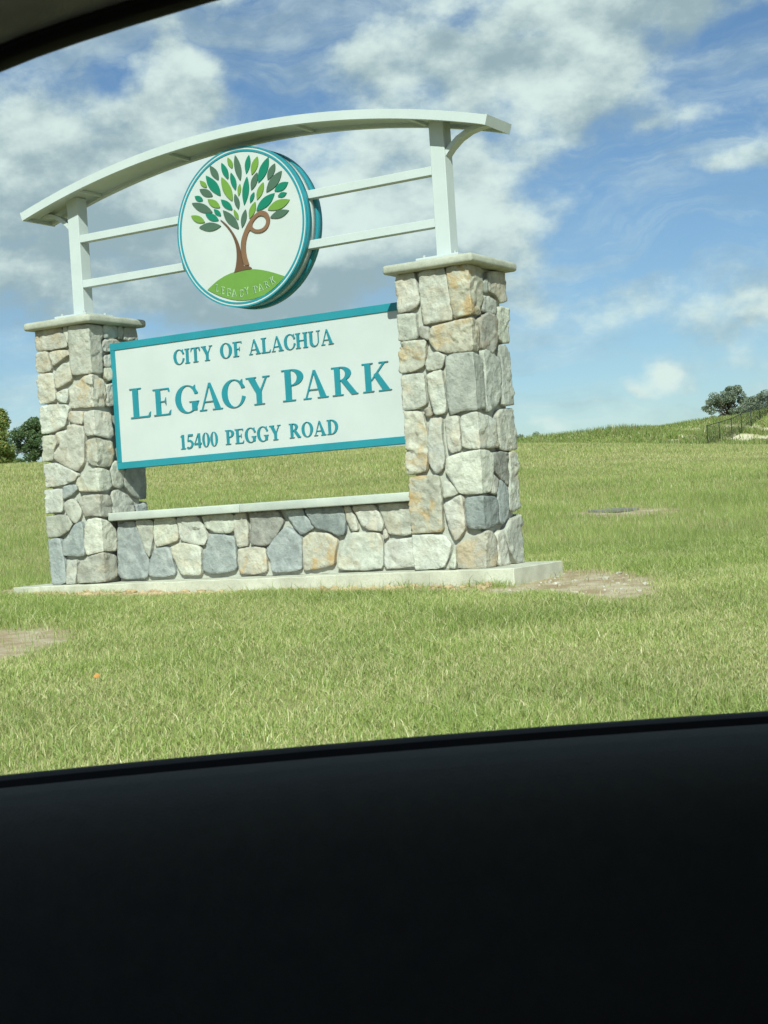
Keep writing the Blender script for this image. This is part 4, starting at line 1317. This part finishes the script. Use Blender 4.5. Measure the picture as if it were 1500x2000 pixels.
# shrubs on the bank
for i, (px, top, wpx) in enumerate(((1396, 822, 14), (1411, 818, 16), (1310, 836, 10), (1245, 842, 9), (1345, 832, 9))):
    make_tree('bank_shrub', 'low green shrub on the crest of the weedy bank', px, 850, top, wpx * 1.6, 163, 'weed', 50 + i, 8, 110, .3, 'shrubs on the bank crest', cat='shrub')

# ------------------------------------------------------------------ chain-link fence up the bank
FPX_ = [(1383, 138), (1407, 141), (1431, 144), (1451, 147), (1470, 150), (1488, 153), (1505, 156), (1521, 159), (1536, 162)]
posts = []
for px, s_ in FPX_:
    d = ray(px, 870); P = CAM + d * (s_ / (d[0] * DH[0] + d[1] * DH[1]))
    posts.append(Vector((P[0], P[1], ground_at(P[0], P[1]))))
fence = tag(empty('chain_link_fence', posts[0]), 'black chain link fence climbing the sandy weedy bank', 'fence')
FH = 1.85
for p in posts:
    bm = bmesh.new(); tube(bm, [tuple(p - Vector((0, 0, .3))), tuple(p + Vector((0, 0, FH + .05)))], [.048, .048], 8)
    link('post', bm_mesh('post', bm, True), M['fence'], fence)
for a, b in zip(posts, posts[1:]):
    bm = bmesh.new(); tube(bm, [tuple(a + Vector((0, 0, FH))), tuple(b + Vector((0, 0, FH)))], [.032, .032], 6)
    link('top_rail', bm_mesh('top_rail', bm, True), M['fence'], fence)
    bm = bmesh.new()
    L = (b - a).length
    nW = int(L / .11)
    for sgn in (-1, 1):
        for k in range(-int(FH / .11), nW + int(FH / .11)):
            u0 = k * .11
            q = []
            for hh in (.02, FH - .02):
                q.append((u0 + sgn * hh if sgn > 0 else u0 + FH - hh, hh))
            (ua, ha), (ub, hb) = q
            lo, hi = min(ua, ub), max(ua, ub)
            if hi <= 0 or lo >= L:
                continue
            def cut(u):
                return ha + (hb - ha) * (u - ua) / (ub - ua)
            u1, u2 = max(lo, 0), min(hi, L)
            pa = a.lerp(b, u1 / L) + Vector((0, 0, cut(u1))); pb = a.lerp(b, u2 / L) + Vector((0, 0, cut(u2)))
            tube(bm, [tuple(pa), tuple(pb)], [.0034, .0034], 3)
    link('wire_mesh', bm_mesh('wire_mesh', bm), M['fence'], fence)

# ------------------------------------------------------------------ the car the picture is taken from
road_z = -0.545
carx, cary = xy(0.1, 0.0)
car = tag(empty('car', (carx, cary, road_z)), 'dark car interior with door panel and side window facing the sign', 'car')
D3 = np.array([DH[0], DH[1], 0.0]); R3 = np.array([RH[0], RH[1], 0.0]); Z3 = np.array([0, 0, 1.0])
def at_s(px, py, s_):
    d = ray(px, py)
    return CAM + d * (s_ / (d @ D3))
# belt line of the window, 1 m from the eye
b0, b1 = at_s(0, 1520, 1.0), at_s(1500, 1394, 1.0)
dirb = (b1 - b0) / np.linalg.norm(b1 - b0)
tL, tR = (b0 - CAM) @ R3, (b1 - CAM) @ R3
def belt(t):
    q = (t - tL) / (tR - tL)
    p = b0 + (b1 - b0) * q
    bow = -0.010 * (q - .5) ** 2
    return np.array([p[0], p[1], p[2] + bow])
ts = np.linspace(-1.15, 0.75, 39)
frames = [(belt(t), D3, Z3) for t in ts]
link('belt_seal', sweep('belt_seal', frames, [(.012, .001), (.010, .003), (.0, .003), (-.008, .002), (-.0125, -.003), (-.0125, -.03), (.012, -.03)], True, False), M['seal'], car)
panel_prof = [(-.013, -.004), (-.019, -.0012), (-.028, -.0005), (-.045, -.0022), (-.064, -.0065), (-.082, -.013), (-.097, -.0225), (-.109, -.036), (-.117, -.055), (-.123, -.085), (-.127, -.13), (-.129, -.20), (-.128, -.32),
              (-.150, -.36), (-.165, -.40), (-.150, -.44), (-.120, -.48), (-.110, -.70), (-.03, -.70), (-.03, -.03), (-.013, -.03)]
link('door_panel', sweep('door_panel', frames, panel_prof, True, True), M['door'], car)
# upper frame: seal and pillar trim running down to the windscreen on the left
edge = [(-420, 330), (-220, 238), (-100, 182), (0, 137), (67, 110), (150, 81), (243, 51), (333, 24), (403, 3), (520, -28), (700, -70), (950, -112), (1300, -150), (1700, -170), (2300, -175)]
S_UP = 0.90
ep = [at_s(px, py, S_UP) for px, py in edge]
def frames_of(pts):
    out = []
    for i, p in enumerate(pts):
        q0, q1 = pts[max(0, i - 1)], pts[min(len(pts) - 1, i + 1)]
        t = (q1 - q0) / np.linalg.norm(q1 - q0)
        n = np.cross(D3, t); n = n / np.linalg.norm(n)
        if n[2] < 0:
            n = -n
        out.append((p, D3, n))
    return out
ef = frames_of(ep)
link('frame_seal', sweep('frame_seal', ef, [(.012, .003), (.008, .0025), (-.004, .0026), (-.010, .0045), (-.012, .008), (-.010, .0105), (.012, .012)], True, True), M['seal'], car)
link('pillar_trim', sweep('pillar_trim', ef, [(-.004, .0095), (-.013, .0098), (-.030, .012), (-.046, .020), (-.058, .036), (-.066, .066), (-.066, .11), (.012, .11), (.02, .03)], True, True), M['trim'], car)
# glass pane between belt and frame
gp = []
top_pts = [at_s(px, py, S_UP) for px, py in edge]
vts, fcs = [], []
for off in (0.0, .004):
    for p in top_pts:
        t = (p - CAM) @ R3
        bq = belt(t) - Z3 * .02
        tq = p + Z3 * .01
        vts += [bq + D3 * (off + .0025), tq + D3 * (off + .0025)]
k = len(top_pts) * 2
for i in range(len(top_pts) - 1):
    a = 2 * i
    fcs += [(a, a + 2, a + 3, a + 1), (k + a, k + a + 1, k + a + 3, k + a + 2)]
link('window_glass', mesh('window_glass', vts, fcs), M['glass'], car)
# rest of the cabin and body shell
def local_box(name, s0, s1, t0, t1, z0, z1, mat, bev=.02):
    me = box_mesh(name, s0, s1, t0, t1, z0, z1, bev, 3, True)
    for v in me.vertices:
        p = CAM * np.array([1, 1, 0]) + D3 * v.co.x + R3 * v.co.y + Z3 * v.co.z
        v.co = Vector(p)
    bm = bmesh.new(); bm.from_mesh(me)
    me = bm_mesh(name, bm, True)
    return link(name, me, M[mat], car)
cz = CAM[2]
roof_lo = max(p[2] for p in ep) + .085
local_box('roof', -.75, .93, -.75, 1.9, roof_lo, roof_lo + .05, 'trim', .02)
local_box('roof_skin', -.78, .96, -.8, 1.95, roof_lo + .051, roof_lo + .075, 'carpaint', .01)
local_box('floor', -.72, .86, -1.9, 2.2, road_z + .22, road_z + .28, 'door')
local_box('driver_door_light_block', -.80, -.70, -1.1, .75, road_z + .25, cz + .16, 'door', .03)  # unseen door, raised into its window opening to keep light off the cabin
local_box('dashboard', -.70, .82, -1.15, -.78, road_z + .28, cz - .14, 'door', .06)
local_box('rear_bench', -.70, .82, 1.2, 1.55, road_z + .28, cz - .06, 'door', .06)
local_box('seat_cushion', .22, .72, -.25, .35, road_z + .28, cz - .44, 'door', .06)
local_box('seat_back', .22, .70, .36, .50, cz - .5, cz - .02, 'door', .05)
local_box('rear_pillar', .72, .95, .80, 1.95, road_z + .25, roof_lo + .02, 'door', .03)
local_box('rear_pillar', -.80, -.62, .80, 1.95, road_z + .25, roof_lo + .02, 'door', .03)
local_box('tailgate', -.70, .86, 1.90, 2.0, road_z + .3, roof_lo, 'carpaint', .03)
local_box('bonnet', -.70, .90, -2.3, -1.16, cz - .36, cz - .22, 'carpaint', .06)
local_box('door_skin', .99, 1.03, -1.15, .78, road_z + .22, cz - .20, 'carpaint', .015)
for s_ in (-.72, .92):
    for t_ in (-1.75, 1.30):
        c = CAM * np.array([1, 1, 0]) + D3 * s_ + R3 * t_ + Z3 * (road_z + .33)
        bm = bmesh.new()
        prof = [(-.10, .20), (-.11, .27), (-.08, .325), (.08, .325), (.11, .27), (.10, .20)]
        rows = []
        for i in range(28):
            a = 2 * math.pi * i / 28
            rows.append([bm.verts.new(Vector(c + D3 * w_ + (R3 * math.cos(a) + Z3 * math.sin(a)) * r_)) for w_, r_ in prof])
        for i in range(28):
            for j in range(len(prof)):
                jj = (j + 1) % len(prof)
                bm.faces.new((rows[i][j], rows[i][jj], rows[(i + 1) % 28][jj], rows[(i + 1) % 28][j]))
        wh = link('wheel', bm_mesh('wheel', bm, True), M['tyre'], car)
        bm = bmesh.new()
        rim = [[bm.verts.new(Vector(c + D3 * w_ + (R3 * math.cos(2 * math.pi * i / 28) + Z3 * math.sin(2 * math.pi * i / 28)) * .198)) for i in range(28)] for w_ in (-.07, .07)]
        for i in range(28):
            bm.faces.new((rim[0][i], rim[0][(i + 1) % 28], rim[1][(i + 1) % 28], rim[1][i]))
        bm.faces.new(rim[0]); bm.faces.new(rim[1])
        link('rim', bm_mesh('rim', bm), M['steel'], wh)
